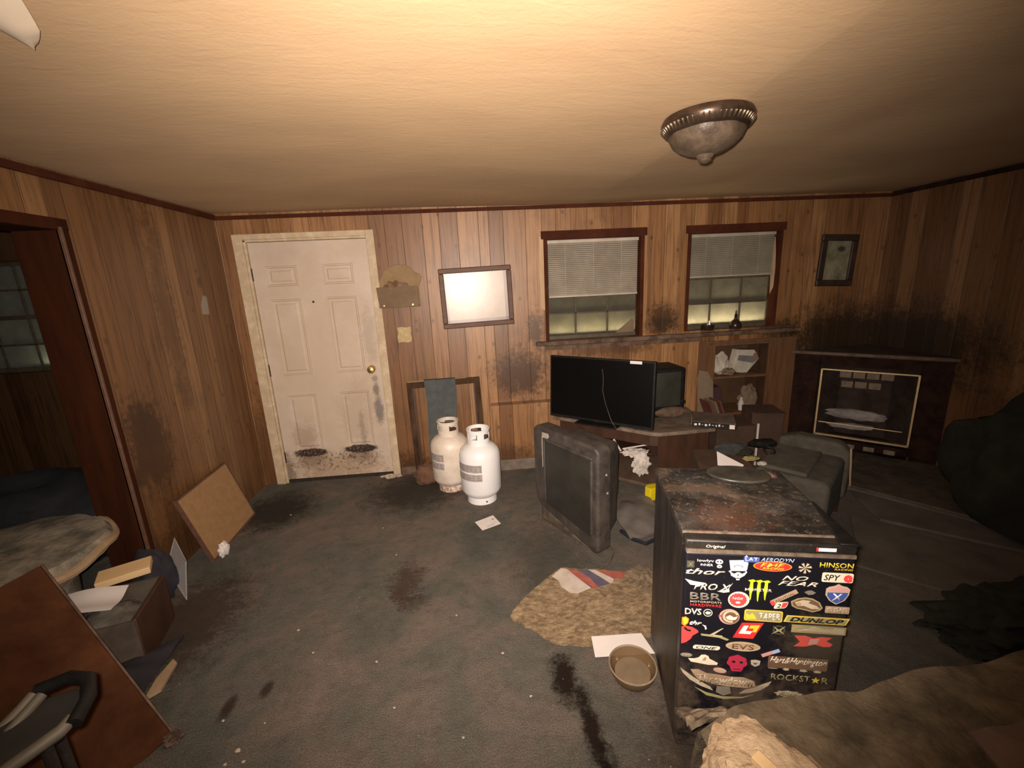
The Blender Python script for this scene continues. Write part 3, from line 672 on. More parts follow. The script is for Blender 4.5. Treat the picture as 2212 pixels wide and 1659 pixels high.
m = MB(); m.lathe([(0, -.125), (.036, -.130), (.028, -.146), (.022, -.152), (.024, -.158), (.012, -.164), (0, -.166)], 24); obj('finial', m, m_globe, gbw, smooth=True)

# peeling paint at the ceiling's near left
pp = thing('peeling_paint', 'curled strips of pale paint peeling off the ceiling at the top left corner', 'paint flake', (-.95, 1.1, H - .005))
def flap(pts, w, curl):
    m = MB(); n = len(pts) - 1
    def fn(u, v):
        i = min(int(u * n), n - 1); f = u * n - i; p = Vector(pts[i]).lerp(Vector(pts[i + 1]), f)
        ww = w * (1 - u) ** .7; return (p.x + (v - .5) * ww, p.y + .3 * (v - .5) * ww, p.z - curl * math.sin(v * math.pi) * (1 - u * .5))
    m.sheet(12, 6, fn, .0015); return m
obj('paint_strip', flap([(.03, -.12, 0), (.01, -.02, -.012), (-.012, .07, -.022), (-.048, .15, -.020)], .17, .016), m_peel, pp, smooth=True)
obj('paint_strip', flap([(-.05, -.10, 0), (-.065, -.01, -.012), (-.085, .06, -.018)], .05, .008), m_peel, pp, smooth=True)

# ------------------------------------------------------------------ propane tanks
def tank(label, loc, rotz, body, sc=1.0, old=False):
    t = thing('propane_tank', label, 'propane tank', loc, rotz, 'propane tanks in front of the leaning frame')
    r = .157 * sc; hb = .455 * sc
    m = MB(); m.lathe([(0, .035), (.07, .037), (.11, .05), (.14, .075), (r, .11), (r, hb - .075), (r * .93, hb - .035), (r * .74, hb - .005), (r * .45, hb + .02), (0, hb + .028)], 48); obj('body', m, body, t, smooth=True)
    m = MB(); m.lathe([(.112, 0), (.115, .0), (.112, .055), (.105, .055), (.107, .004), (.112, 0)], 40); obj('foot_ring', m, body, t, smooth=True)
    # collar with hand-hole openings
    m = MB(); rc = .085 * sc; z0 = hb - .012; z1 = hb + .125; th = .004
    def rowz(u): return z0 + (z1 - z0) * u
    nseg = 60
    holes = [(R(200), R(250), .52, .82), (R(290), R(335), .52, .82), (R(60), R(120), .5, .84)]
    gap = (R(300), R(345))
    us = [0, .25, .5, .52, .82, .84, 1.0]
    for i in range(nseg):
        a = 2 * math.pi * i / nseg; b = 2 * math.pi * (i + 1) / nseg; mid = (a + b) / 2
        for j in range(len(us) - 1):
            um = (us[j] + us[j + 1]) / 2
            if any(h[0] < mid < h[1] and h[2] <= um <= h[3] for h in holes): continue
            vs = []
            for rr in (rc, rc - th):
                vs += [m.bm.verts.new((rr * math.cos(q), rr * math.sin(q), rowz(u))) for q, u in ((a, us[j]), (b, us[j]), (b, us[j + 1]), (a, us[j + 1]))]
            for f in ((0, 1, 2, 3), (7, 6, 5, 4), (0, 4, 5, 1), (1, 5, 6, 2), (2, 6, 7, 3), (3, 7, 4, 0)): m.bm.faces.new([vs[k] for k in f])
    bmesh.ops.remove_doubles(m.bm, verts=m.bm.verts[:], dist=.0004)
    m.tube([(rc * math.cos(a), rc * math.sin(a), z1) for a in [2 * math.pi * k / 48 for k in range(48)]], .006, 8, closed=True)
    obj('collar', m, body, t)
    m = MB(); m.cyl((0, 0, hb + .02), (0, 0, hb + .085), .016, seg=16); m.cyl((0, 0, hb + .055), (.045, -.03, hb + .06), .014, seg=14); m.cyl((.045, -.03, hb + .06), (.062, -.042, hb + .06), .021, seg=16); valve = obj('valve', m, m_rust, t, smooth=True)
    m = MB(); m.lathe([(0, 0), (.03, 0), (.033, .008), (.03, .018), (0, .02)], 16, (0, 0, hb + .083), wob=lambda a, z: 1 + .1 * math.sin(a * 6)); m.box((-.03, .01, hb + .1), (.07, .016, .012), (0, .2, .5)); obj('valve_handle', m, m_dkmetal, valve, smooth=True)
    # wrap-round safety label, in two bands
    for (za, zb) in ((.285, .345), (.215, .272)):
        m = MB(); zs = [(za + .0) * sc, zb * sc]
        m.lathe([(r + .0008, zs[0]), (r + .0012, zs[1])], 24, a0=R(176), a1=R(262)); obj('safety_label', m, m_tlabel, t, smooth=True)
    if not old:
        m = MB(); m.cyl((.01, -.113, .025), (.01, -.119, .025), .006, seg=10); obj('foot_hole', m, m_dkmetal, t)
    return t
tank('clean bright white propane tank, the nearer of the two on the carpet', (-.045, 3.075, 0), R(12), m_tank)
tank('grimy off-white propane tank standing behind the clean one, before the leaning frame', (-.288, 3.325, 0), R(-8), m_tank2, 1.0, True)

# leaning empty frame with a cloth over it
fr = thing('empty_frame', 'large empty dark wooden frame leaning on the wall behind the propane tanks', 'frame', (-.30, 3.545, 0)); fr.rotation_euler = (R(-5.5), R(-1.5), 0)
m = MB()
for a, b, c, d in ((-.315, -.262, 0, .86), (.262, .315, 0, .86), (-.262, .262, .808, .86), (-.262, .262, 0, .045)): m.bx(a, b, -.015, .012, c, d)
obj('rails', m, mat('scratched_brown_frame', (.03, .016, .008, 1), (.085, .048, .026, 1), 14, .8, spec=.15, stretch=(1, 1, .3)), fr, bevel=.004)
for x_ in (-.258, .258):
    m = MB(); m.bx(x_ - .006, x_ + .006, -.018, .0, .04, .81); obj('inner_lip', m, m_dkwood, fr)
m = MB(); m.bx(-.30, -.08, -.024, -.015, .862, .872); m.bx(.0, .2, -.02, -.0, .86, .868); obj('gilt_edge', m, m_letter, fr)
m = MB()
def cf(u, v):
    x = -.435 + .265 * u * (1 - .22 * v) + .035 * v; s_ = v * 1.18
    q = max(0, s_ - .10); z = .872 - q * .90; y = 3.625 - min(s_, .10) * .6 - q * .05
    y = y - .010 * abs(math.sin(u * 9 + v * 2)) - .01 * noise.noise(Vector((u * 3, v * 4, 1)))
    return (x - .05 + .012 * math.sin(v * 7), y - .022, max(z, .06))
m.sheet(16, 30, cf, .004)
tag(obj('blue_grey_cloth', m, m_cloth_blue, smooth=True), 'slate blue cloth strip draped over the leaning empty frame behind the tanks', 'cloth')
m = MB(); m.blob((-.50, 3.42, .08), (.11, .07, .095), 3, .3, 2.2, 5, flat=-.078); tag(obj('brown_rag', m, mat('brown_rag', (.10, .05, .028, 1), (.16, .085, .05, 1), 9, .95), smooth=True), 'brown bundled rag on the carpet behind the grimy propane tank', 'rag')

# mail on the carpet
def flatpoly(name, pts, th, mt, label, cat, z=.001, group=None):
    cx = sum(p[0] for p in pts) / len(pts); cy = sum(p[1] for p in pts) / len(pts)
    m = MB(); m.prism([(x - cx, y - cy) for x, y in pts], 0, th); o = obj(name, m, mt, loc=(cx, cy, z)); return tag(o, label, cat, group)
env = flatpoly('envelope', [(-.105, 2.72), (.026, 2.791), (.076, 2.672), (-.054, 2.608)], .002, m_paper, 'white envelope lying on the carpet in front of the propane tanks', 'envelope', .006)
m = MB(); Mx = Matrix.Rotation(R(28), 4, 'Z')
for k in range(3): m.bx(-.03, .045 - k * .012, -.035 - k * .008, -.032 - k * .008, .0021, .0026, Mx)
m.bx(.042, .06, .01, .028, .0021, .0026, Mx)
obj('address_lines', m, mat('grey_ink', (.35, .33, .36, 1), (.4, .38, .4, 1), 9, .8), env)

# ------------------------------------------------------------------ big CRT television on the floor
e1 = Vector((.30, -.53, 0)).normalized(); ang = math.atan2(e1.y, e1.x)
tv = thing('crt_television', 'bulky old grey television standing on the carpet with a pale smear down its bezel', 'television', (.335, 2.745, 0), ang)
# local x along the front, local y back (away from viewer), screen on -y... the front faces -y
m = MB()
fw_, fd = .615, .115
prof = [(.05, .115), (fw_ - .03, .004), (fw_, .03), (fw_, .67), (fw_ - .03, .70), (.03, .70), (0, .67), (0, .25), (.015, .16)]
VF = Matrix(((1, 0, 0, 0), (0, 0, 1, 0), (0, 1, 0, 0), (0, 0, 0, 1)))
m.prism([(x, z) for x, z in prof], 0, fd, VF)
# hollow for the screen comes from a raised rim
cab = obj('cabinet', m, m_tv, tv, bevel=.018, seg=4)
m = MB()
for a, b, c, d in ((.115, .575, .615, .635), (.115, .135, .17, .615), (.555, .575, .13, .615)): m.bx(a, b, -.012, .002, c, d)
obj('bezel', m, mat('bezel_plastic', (.03, .028, .028, 1), (.07, .06, .055, 1), 10, .5), tv, bevel=.008, seg=3)
m = MB()
def scr(u, v): return (.134 + u * .422, -.003 - .010 * math.sin(u * math.pi) * math.sin(v * math.pi), .165 - .05 * u + v * (.45 + .05 * u))
m.sheet(16, 16, scr, -.003); obj('screen', m, m_screen, tv, smooth=True)
m = MB(); m.prism([(.07, fd), (fw_ - .03, fd), (fw_ - .12, .30), (.16, .30)], .08, .64); m.prism([(.18, .30), (fw_ - .16, .30), (fw_ - .2, .40), (.22, .40)], .2, .55); obj('rear_housing', m, m_tv, tv, bevel=.02, seg=3)
m = MB(); m.prism([(0.05, 0), (fw_ - .06, 0), (.05, .108)], .012, .11, VF); obj('base', m, m_tvlow, tv, bevel=.012)
m = MB(); m.prism([(.100, .42), (.108, .42), (.128, .60), (.175, .65), (.165, .672), (.105, .668), (.098, .60)], -.004, .002, VF); obj('paint_smear', m, m_dustwhite, cab, smooth=True, label='pale grey drip down the left of the bezel')
for (a, b) in ((.06, .52), (.07, .40)):
    m = MB(); m.bx(fw_ - .001, fw_ + .005, a, a + .010, b, b + .010); obj('side_knob', m, m_dustwhite, tv)
m = MB(); m.tube([(.74, 2.33, .01), (.745, 2.24, .008), (.70, 2.158, .008), (.62, 2.105, .008), (.53, 2.088, .008), (.45, 2.11, .02), (.41, 2.14, .01)], .0045, 8)
tag(obj('power_cord', m, m_ledge, smooth=True), 'thin brown cord curling on the carpet from the bulky television to the cardboard', 'cord')

# ------------------------------------------------------------------ television stand
st = thing('tv_stand', 'brown corner television stand holding the black flat screen and a small old television', 'stand', (1.3, 3.2, 0))
def sl(p): return [(x - 1.3, y - 3.2) for x, y in p]
m = MB(); m.prism(sl([(.60, 3.48), (1.24, 2.915), (1.30, 2.885), (1.745, 2.90), (1.80, 3.47), (1.50, 3.55), (.66, 3.55)]), .475, .505); obj('top', m, mat('dusty_stand_top', (.075, .05, .032, 1), (.20, .155, .115, 1), 8, .8, bump=.3), st, bevel=.006)
m = MB(); m.prism(sl([(1.31, 2.93), (1.72, 2.95), (1.76, 3.42), (1.72, 3.42), (1.69, 2.98), (1.34, 2.965)]), .04, .475); obj('side_panel', m, m_dkwood, st)
m = MB(); m.prism(sl([(.68, 3.46), (.72, 3.42), (.76, 3.46), (.72, 3.5)]), .0, .475); obj('side_panel', m, m_dkwood, st)
m = MB(); m.bx(.70 - 1.3, 1.76 - 1.3, 3.49 - 3.2, 3.505 - 3.2, .03, .475); obj('back_panel', m, m_dkwood, st)
m = MB(); m.prism(sl([(.72, 3.44), (1.25, 2.98), (1.70, 2.97), (1.74, 3.48), (.76, 3.48)]), .03, .055); obj('bottom_shelf', m, mat('stand_shelf', (.09, .055, .032, 1), (.15, .10, .065, 1), 8, .8), st)
m = MB(); m.prism(sl([(.72, 3.44), (1.25, 3.05), (1.32, 3.05), (1.32, 3.48), (.76, 3.48)]), .26, .28); obj('shelf', m, m_dkwood, st)
m = MB(); m.prism(sl([(.66, 3.45), (1.245, 2.938), (1.30, 2.91), (1.31, 2.93), (1.26, 2.96), (.68, 3.47)]), .39, .475); obj('apron', m, m_dkwood, st)

# flat television
a_ = Vector((.575, 3.45, 0)); b_ = Vector((1.25, 2.895, 0)); d_ = (b_ - a_); an = math.atan2(d_.y, d_.x); wv = d_.length
ft = thing('flat_television', 'black flat-screen television with a white sticker on its top edge, on the corner stand', 'television', (a_.x, a_.y, .5105), an)
ft.rotation_euler = (R(-3), 0, an)
m = MB(); m.bx(0, wv, 0, .035, .012, .53); obj('panel', m, m_blkpl, ft, bevel=.005)
m = MB(); m.bx(.014, wv - .014, -.0015, .001, .035, .518); obj('screen', m, m_lcd, ft)
m = MB(); m.prism([(.15, .03), (wv - .15, .03), (wv - .2, .06), (.2, .06)], .06, .46); obj('rear_cover', m, m_blkpl, ft, bevel=.01)
m = MB(); m.bx(wv - .19, wv - .10, -.003, -.0012, .505, .527); obj('sticker', m, m_paper, ft)
m = MB()
m.bx(wv * .3, wv * .7, -.07, .1, -.004, .006); m.bx(wv * .46, wv * .54, .02, .06, .0, .08); obj('foot', m, m_blkpl, ft, bevel=.003)
m = MB(); m.tube([(.93, 3.11, .97), (.935, 3.10, .9), (.93, 3.10, .8), (.95, 3.09, .70), (.97, 3.08, .63), (.985, 3.05, .57), (1.01, 3.02, .52), (1.05, 3.0, .512)], .0022, 6)
tag(obj('thin_wire', m, m_ledge, smooth=True), 'thin wire hanging down over the middle of the black flat screen', 'wire')
# small old television behind
c2_ = thing('small_television', 'small old television with a greenish dusty screen behind the flat screen on the stand', 'television', (1.52, 3.22, .507), R(4))
m = MB(); m.bx(-.20, .14, 0, .28, .0, .41); obj('cabinet', m, m_blkpl, c2_, bevel=.022, seg=4)
m = MB()
def scr2(u, v): return (-.185 + u * .275, -.004 - .010 * math.sin(u * math.pi) * math.sin(v * math.pi), .10 + v * .28)
m.sheet(14, 14, scr2, -.004); obj('screen', m, m_crt2, c2_, smooth=True)
m = MB(); m.blob((.0, -.035, .055), (.14, .028, .045), 3, .15, 3, 2, flat=-.05); obj('control_panel', m, m_ledge, c2_, smooth=True)
for (z_, r_) in ((.13, .022), (.06, .018)):
    m = MB(); m.cyl((.11, -.0, z_), (.11, -.02, z_), r_); obj('dial', m, m_blkpl, c2_, bevel=.002)

# flat black disc player box with pale marks, on the right end of the stand
pb = thing('game_box', 'flat black box with white marks along its edge, on the right end of the stand', 'box', (1.80, 3.0, .508), R(-28))
m = MB(); m.bx(-.17, .13, -.13, .13, 0, .045); obj('lid', m, mat('dusty_box_top', (.07, .05, .04, 1), (.14, .10, .085, 1), 9, .8), pb, bevel=.003)
m = MB(); m.bx(-.172, .131, -.133, -.1295, .003, .042); m.bx(-.1735, -.1695, -.13, .13, .003, .042); pe = obj('printed_edge', m, m_blkpl, pb)
m = MB(); x = -.155
for k, w in enumerate((.018, .012, .007, .016, .009, .014, .006, .012, .01)):
    m.bx(x, x + w, -.1345, -.133, .014 + .004 * (k % 3), .026 + .004 * ((k + 1) % 3)); x += w + .012
for k in range(6): m.bx(-.1745, -.1735, -.12 + .04 * k, -.10 + .04 * k, .014 + .003 * (k % 2), .028)
obj('white_marks', m, m_paper, pe)
m = MB(); m.bx(.085, .12, -.135, -.1335, .006, .038); obj('white_tag', m, m_paper, pe)

# clutter around the stand
m = MB(); m.blob((1.17, 3.03, .305), (.10, .05, .028), 4, .5, 3, 4, rough=.15, rfr=8); m.blob((1.19, 2.955, .24), (.065, .03, .085), 4, .45, 3, 6, rough=.15, rfr=8)
tag(obj('crumpled_cloth', m, m_tissue, smooth=True), 'crumpled dirty white cloth spilling off the shelf of the television stand', 'cloth')
m = MB(); m.cyl((1.08, 3.06, .33), (1.34, 3.10, .335), .006, seg=8); tag(obj('white_rod', m, m_paper), 'thin white rod lying behind the crumpled cloth on the stand shelf', 'rod')
m = MB(); m.cyl((1.02, 3.10, .40), (1.06, 3.04, .32), .008, seg=8); tag(obj('white_tube', m, m_tissue), 'short pale tube sticking up beside the rear corner of the bulky television', 'tube')
m = MB(); m.prism([(-.04, -.03), (.05, -.035), (.055, .03), (-.02, .045), (-.05, .02)], 0, .10); tag(obj('yellow_box', m, m_yellow, loc=(1.235, 2.84, .002), rot=(0, 0, .3), bevel=.004), 'small bright yellow plastic box on the floor just left of the black fridge', 'box')
m = MB()
def bagf(u, v): return (.88 + .34 * u - .02 * v, 2.34 + .46 * v + .05 * u, .03 + .035 * math.sin(u * math.pi) * math.sin(v * math.pi) + .02 * noise.noise(Vector((u * 4, v * 4, 3))))
m.sheet(16, 16, bagf, .02); tag(obj('grey_bag', m, mat('grey_plastic_bag', (.12, .105, .095, 1), (.17, .155, .14, 1), 6, .5), smooth=True), 'flat grey plastic bag on the floor between bulky television and fridge', 'bag')
m = MB(); m.tube([(.86, 2.45, .012), (.90, 2.35, .012), (.965, 2.285, .014), (1.04, 2.32, .013), (1.2, 2.39, .012)], .012, 8); tag(obj('dark_strap', m, m_blueblk, smooth=True), 'dark blue strap along the front edge of the grey bag on the floor', 'strap')

# things on the bookcase shelves
bw = thing('paper_carton', 'upright off-white carton with a grey band on the top shelf of the bookcase', 'carton', (2.455, D + .12, .716), R(8)); bw.rotation_euler = (0, R(8), R(8))
m = MB(); m.prism([(-.10, .0), (.06, 0), (.165, .14), (.10, .225), (-.085, .215)], -.05, .03, V); obj('carton', m, m_paperdim, bw, bevel=.004)
m = MB(); m.prism([(-.07, .115), (.10, .10), (.135, .14), (.09, .165), (-.065, .165)], .0305, .033, V); obj('grey_band', m, mat('grey_print', (.14, .14, .15, 1), (.19, .185, .19, 1), 9, .8), bw)
m = MB(); m.prism([(.10, .10), (.165, .14), (.12, .21), (.09, .18)], .0305, .032, V); obj('red_patch', m, mat('dull_pink_print', (.22, .13, .10, 1), (.26, .17, .12, 1), 9, .8), bw)
m = MB(); m.blob((0, 0, 0), (.10, .05, .11), 4, .45, 2, 11, flat=-.075, rough=.12, rfr=7); tag(obj('crumpled_paper', m, m_paperdim, loc=(2.24, D + .12, .795), rot=(0, R(35), .2), smooth=True), 'crumpled grey paper heaped at the left of the top bookcase shelf', 'paper')
m = MB(); m.blob((0, 0, 0), (.06, .05, .035), 3, .5, 3, 6, flat=-.028); tag(obj('brown_paper_wad', m, m_bag, loc=(2.30, D + .04, .745), smooth=True), 'small brown wad at the front of the top bookcase shelf', 'paper')
m = MB(); m.prism([(-.012, 0), (.075, 0), (.07, .235), (-.012, .225)], -.16, .0, V); tag(obj('purple_book', m, m_purple, loc=(2.20, D + .02, .375), rot=(0, R(-14), 0), bevel=.003), 'thick dark purple book leaning in the middle compartment of the bookcase', 'book')
for k in range(3):
    m = MB(); m.bx(0, .016, .0, .15, 0, .21); 
    tag(obj('thin_book', m, (m_redspine, m_bag, m_redspine)[k], loc=(2.03 + k * .045, D - .27, .36 + .003 * k), rot=(0, R(-22), .1), bevel=.002), ('dull red thin book leaning nearest the cardboard sheet before the bookcase', 'tan thin book leaning between two red ones before the bookcase', 'dull red thin book leaning nearest the bookcase opening')[k], 'book')
m = MB(); m.bx(1.99, 2.34, D - .36, D - .04, .0, .352); tag(obj('cardboard_box', m, m_dkbox, bevel=.004), 'dark cardboard box on the floor under the leaning books, left of the bookcase opening', 'box')
m = MB(); m.prism([(0, 0), (.145, 0), (.15, .32), (.10, .42), (.02, .44), (0, .36)], 0, .006, Matrix(((1, 0, 0, 1.955), (0, .12, -1, D - .085), (0, 1, 0, .356), (0, 0, 0, 1))))
tag(obj('leaning_cardboard', m, m_bag), 'rounded brown cardboard sheet leaning against the left post of the bookcase', 'cardboard')
m = MB(); m.lathe([(0, 0), (.022, 0), (.026, .04), (.022, .085), (.011, .105), (.011, .125), (0, .126)], 20); tag(obj('white_bottle', m, m_tissue, loc=(2.455, D + .05, .362), smooth=True), 'small pale bottle in the middle compartment of the bookcase', 'bottle')
m = MB(); m.blob((0, 0, .10), (.09, .07, .12), 4, .3, 2.2, 14, flat=-.098, rough=.08, rfr=6); tag(obj('tan_bag', m, m_bag, loc=(2.575, D + .0, .362), smooth=True) if False else obj('tan_bag', m, m_bag, loc=(2.56, D + .12, .363), smooth=True), 'tan crumpled bag at the right of the middle compartment of the bookcase', 'bag')
m = MB(); m.blob((0, 0, .05), (.07, .03, .04), 3, .4, 3, 4, flat=-.04); tag(obj('black_rag', m, m_blackcloth, loc=(2.47, D + .18, .50), smooth=True), 'black rag hanging above the pale bottle in the bookcase', 'rag') if False else m.bm.free()
m = MB(); m.bx(-.13, .13, -.12, .12, 0, .44); m.prism([(-.13, -.12), (.13, -.12), (.12, -.17), (-.12, -.16)], .436, .442)
bx_ = tag(obj('dark_carton', m, m_dkbox, loc=(2.51, D - .18, .002), rot=(0, 0, R(-12)), bevel=.003), 'dark brown carton with open flap standing in front of the bookcase shelves', 'box')
m = MB(); m.bx(2.325, 2.337, D - .40, D - .388, .001, .38); tag(obj('pale_stick', m, m_paper), 'thin pale stick standing upright before the dark carton', 'stick')

# candle glass and bottle on the ledge under the right window
cg = thing('candle_glass', 'dark glass tea-light cup with a painted pale glint on the ledge of the right window', 'cup', (2.045, D - .005, 1.1525))
m = MB(); m.lathe([(0, 0), (.05, 0), (.055, .01), (.057, .05), (.052, .05), (.05, .012), (0, .01)], 28); obj('cup', m, m_bottle, cg, smooth=True)
m = MB(); m.cyl((.0, -.03, .012), (0, -.03, .085), .010, seg=14); obj('glint_stem', m, mat('painted_glint', (.85, .83, .78, 1), None, rough=.35, metal=.3), cg, smooth=True)  # pale stem added as a painted glint on the dark glass
pt = thing('oil_bottle', 'squat dark bottle with a narrow neck on the ledge of the right window', 'bottle', (2.305, D - .005, 1.1525))
m = MB(); m.lathe([(0, 0), (.045, 0), (.052, .015), (.05, .045), (.03, .07), (.014, .085), (.012, .12), (.016, .125), (0, .127)], 28); obj('body', m, m_bottle, pt, smooth=True)
m = MB(); m.cyl((0, 0, .127), (0, 0, .16), .009, .006, seg=14); obj('stopper', m, m_ledge, pt, smooth=True)

# ------------------------------------------------------------------ armchair and clutter behind the fridge
ch = thing('armchair', 'low grey dirty armchair between the fridge and the raised hearth', 'armchair', (2.03, 2.51, 0), R(-50))
m = MB(); m.bx(-.13, .28, -.28, .28, .10, .40); obj('seat', m, m_grey_uph, ch, bevel=.035, seg=4)
m = MB(); m.bx(-.11, .16, -.26, .20, .40, .43); obj('cushion', m, m_grey_uph, ch, bevel=.03, seg=4)
for s_ in (1,):
    m = MB(); m.prism([(-.12, .10), (.30, .10), (.31, .42), (.24, .49), (.0, .50), (-.12, .46)], -.06, .06, Matrix(((1, 0, 0, 0), (0, 0, -1, .30 * s_), (0, 1, 0, 0), (0, 0, 0, 1)))); arm = obj('armrest', m, m_grey_uph, ch, bevel=.025, seg=4)
for sx_, sy_ in ((-.38, 1), (.93, 1), (.93, -1), (-.38, -1)):
    m = MB(); m.cyl((sx_ * .27, sy_ * .25, 0), (sx_ * .27, sy_ * .25, .12), .022, .03, seg=14); obj('leg', m, m_dkwood, ch)
m = MB(); m.tube([(.30, .25, .47), (.31, .24, .38), (.315, .25, .28), (.32, .27, .2)], .006, 6); obj('piping', m, m_tan, arm, smooth=True)
def jumble(name, c, rad, mt, label, cat, seed, amp=.4, group=None):
    m = MB(); m.blob((0, 0, 0), rad, 3, amp, 2.6, seed, flat=-rad[2] * .7, rough=.1, rfr=7)
    return tag(obj(name, m, mt, loc=(c[0], c[1], c[2] + rad[2] * .7), smooth=True), label, cat, group)
jumble('black_controller', (1.96, 2.68, .432), (.10, .04, .03), m_blkpl, 'long black game controller on the armchair cushion beside the armrest', 'controller', 3)
m = MB(); m.tube([(.035 * math.cos(a), .035 * math.sin(a), .004 * math.sin(a * 3)) for a in [k * .5 for k in range(25)]], .006, 6); tag(obj('cable_coil', m, m_blkpl, loc=(1.93, 2.56, .45), rot=(R(18), 0, 0), smooth=True), 'small coil of black cable at the back of the armchair cushion', 'cable')
# low heap between fridge and stand
m = MB(); m.prism([(-.19, -.20), (.14, -.24), (.16, .20), (-.17, .22)], 0, .435); tag(obj('storage_tub', m, m_dkbox, loc=(1.57, 2.47, .002), rot=(0, 0, R(-14)), bevel=.012), 'dark lidded tub standing behind the fridge under scattered scraps', 'tub')
m = MB(); m.prism([(0, -.02), (.0, .10), (.15, .0), (.14, -.02)], 0, .006); tag(obj('white_card', m, m_paper, loc=(1.48, 2.42, .455), rot=(R(24), R(0), -.45)), 'white wedge of card lying just behind the back edge of the fridge top', 'card')
jumble('yellow_wrapper', (1.735, 2.46, .438), (.055, .022, .016), mat('dull_yellow_wrapper', (.22, .17, .06, 1), (.3, .24, .1, 1), 9, .8), 'dull yellow wrapper among the scraps behind the fridge', 'wrapper', 6)
jumble('dark_bundle', (1.66, 2.58, .438), (.11, .045, .05), mat('slate_rag', (.022, .024, .026, 1), (.045, .045, .042, 1), 9, .9), 'dark slate rag bundle among the scraps behind the fridge', 'rag', 8)
jumble('silver_tin', (1.755, 2.38, .438), (.03, .018, .012), m_paperdim, 'small pale crumpled tag at the right of the yellow wrapper', 'scrap', 10)
jumble('black_lump', (1.745, 2.55, .438), (.05, .03, .03), m_blackcloth, 'small black lump beside the armchair cushion edge behind the fridge', 'rag', 12)
m = MB(); m.lathe([(0, 0), (.032, 0), (.034, .15), (.02, .18), (.014, .2), (.014, .225), (0, .226)], 20); tag(obj('dark_bottle', m, m_bottle, loc=(1.845, 3.10, HZ * 0 + .002), smooth=True), 'dark slim bottle standing beside the right end of the television stand', 'bottle')

# black bag at the far right
m = MB(); m.blob((0, 0, 0), (.30, .42, .52), 4, .35, 1.8, 21, flat=-.30, rough=.06, rfr=5)
tag(obj('black_bag', m, m_blackcloth, loc=(3.28, 2.05, HZ + .302), smooth=True), 'tall black refuse bag at the right wall on the raised hearth', 'bag')
m = MB(); m.blob((2.27, 1.45, .05), (.30, .15, .085), 5, .55, 2.6, 41, flat=-.035, rough=.22, rfr=6); m.blob((2.62, 1.50, .05), (.26, .13, .075), 4, .5, 2.6, 45, flat=-.035, rough=.2, rfr=6); m.blob((2.08, 1.37, .03), (.13, .10, .045), 4, .5, 2.6, 47, flat=-.018, rough=.2, rfr=6)
tag(obj('black_cloth_heap', m, m_blackcloth, smooth=True), 'black cloth heap on the floor at lower right, beyond the brown blanket', 'cloth')

# ------------------------------------------------------------------ flattened cardboard, paper and bowl
cbp = [(.395, 2.14), (.46, 2.12), (.62, 2.09), (.70, 2.055), (.76, 2.045), (.83, 2.02), (.86, 1.93), (.84, 1.80), (.80, 1.66), (.71, 1.60), (.56, 1.60), (.43, 1.58), (.34, 1.60), (.27, 1.615), (.23, 1.645), (.17, 1.72), (.13, 1.75), (.07, 1.80), (.085, 1.84), (.15, 1.92), (.22, 1.99), (.31, 2.07)]
cb = thing('flattened_cardboard', 'large torn soggy cardboard with red and blue print on the carpet beside the fridge', 'cardboard', (.47, 1.85, .004))
def inpoly(x, y, P):
    c = False; j = len(P) - 1
    for i in range(len(P)):
        if (P[i][1] > y) != (P[j][1] > y) and x < (P[j][0] - P[i][0]) * (y - P[i][1]) / (P[j][1] - P[i][1]) + P[i][0]: c = not c
        j = i
    return c
m = MB(); P_ = []
for i in range(len(cbp)):
    a, b = Vector(cbp[i]), Vector(cbp[(i + 1) % len(cbp)])
    for k in range(4):
        q = a.lerp(b, k / 4); n_ = .008 * noise.noise(Vector((q.x * 40, q.y * 40, 0))); P_.append((q.x - .47 + n_, q.y - 1.85 + n_))
m.prism(P_, 0, .010); obj('sheet', m, m_flatcard, cb)
m = MB(); rr_ = random.Random(4)
for k in range(110):   # lifted torn plies
    x = rr_.uniform(.15, .84); y = rr_.uniform(1.62, 2.08)
    if (y > 1.88 and x < .72) or not inpoly(x + .02, y, cbp) or not inpoly(x - .04, y - .02, cbp): continue
    w, h = rr_.uniform(.02, .06), rr_.uniform(.015, .04); a = rr_.uniform(0, 3.14)
    pts = [(w * math.cos(a + q) * rr_.uniform(.6, 1), h * math.sin(a + q) * rr_.uniform(.6, 1)) for q in [i * 1.05 for i in range(6)]]
    m.prism(pts, 0, .002, Matrix.Translation((x - .47, y - 1.85, .0115)) @ Euler((rr_.uniform(-.12, .12), rr_.uniform(-.12, .12), 0)).to_matrix().to_4x4())
obj('torn_plies', m, m_flatcard, cb)['kind'] = 'stuff'
m = MB(); m.blob((.36, .10, .012), (.075, .10, .035), 4, .7, 4, 3, flat=-.01); m.blob((.31, .15, .01), (.05, .035, .022), 4, .7, 4, 9, flat=-.01); obj('crumpled_edge', m, m_bag, cb, smooth=True)
def cpr(name, pts, mt, z=.0106):
    m = MB(); m.prism([(x - .47, y - 1.85) for x, y in pts], z, z + .0012); obj(name, m, mt, cb)
m_red = mat('faded_red_print', (.30, .07, .055, 1), (.38, .12, .09, 1), 20, .8); m_bluep = mat('faded_blue_print', (.075, .07, .11, 1), (.12, .11, .15, 1), 12, .8); m_whp = mat('faded_white_print', (.42, .36, .30, 1), (.60, .53, .47, 1), 10, .85)
cpr('white_patch', [(.395, 2.13), (.425, 2.12), (.48, 2.02), (.53, 1.95), (.44, 1.915), (.40, 1.93), (.365, 1.98), (.36, 2.03), (.33, 2.07)], m_whp)
cpr('red_stripe', [(.425, 2.12), (.475, 2.11), (.535, 2.03), (.565, 1.95), (.53, 1.94), (.48, 2.02)], m_red)
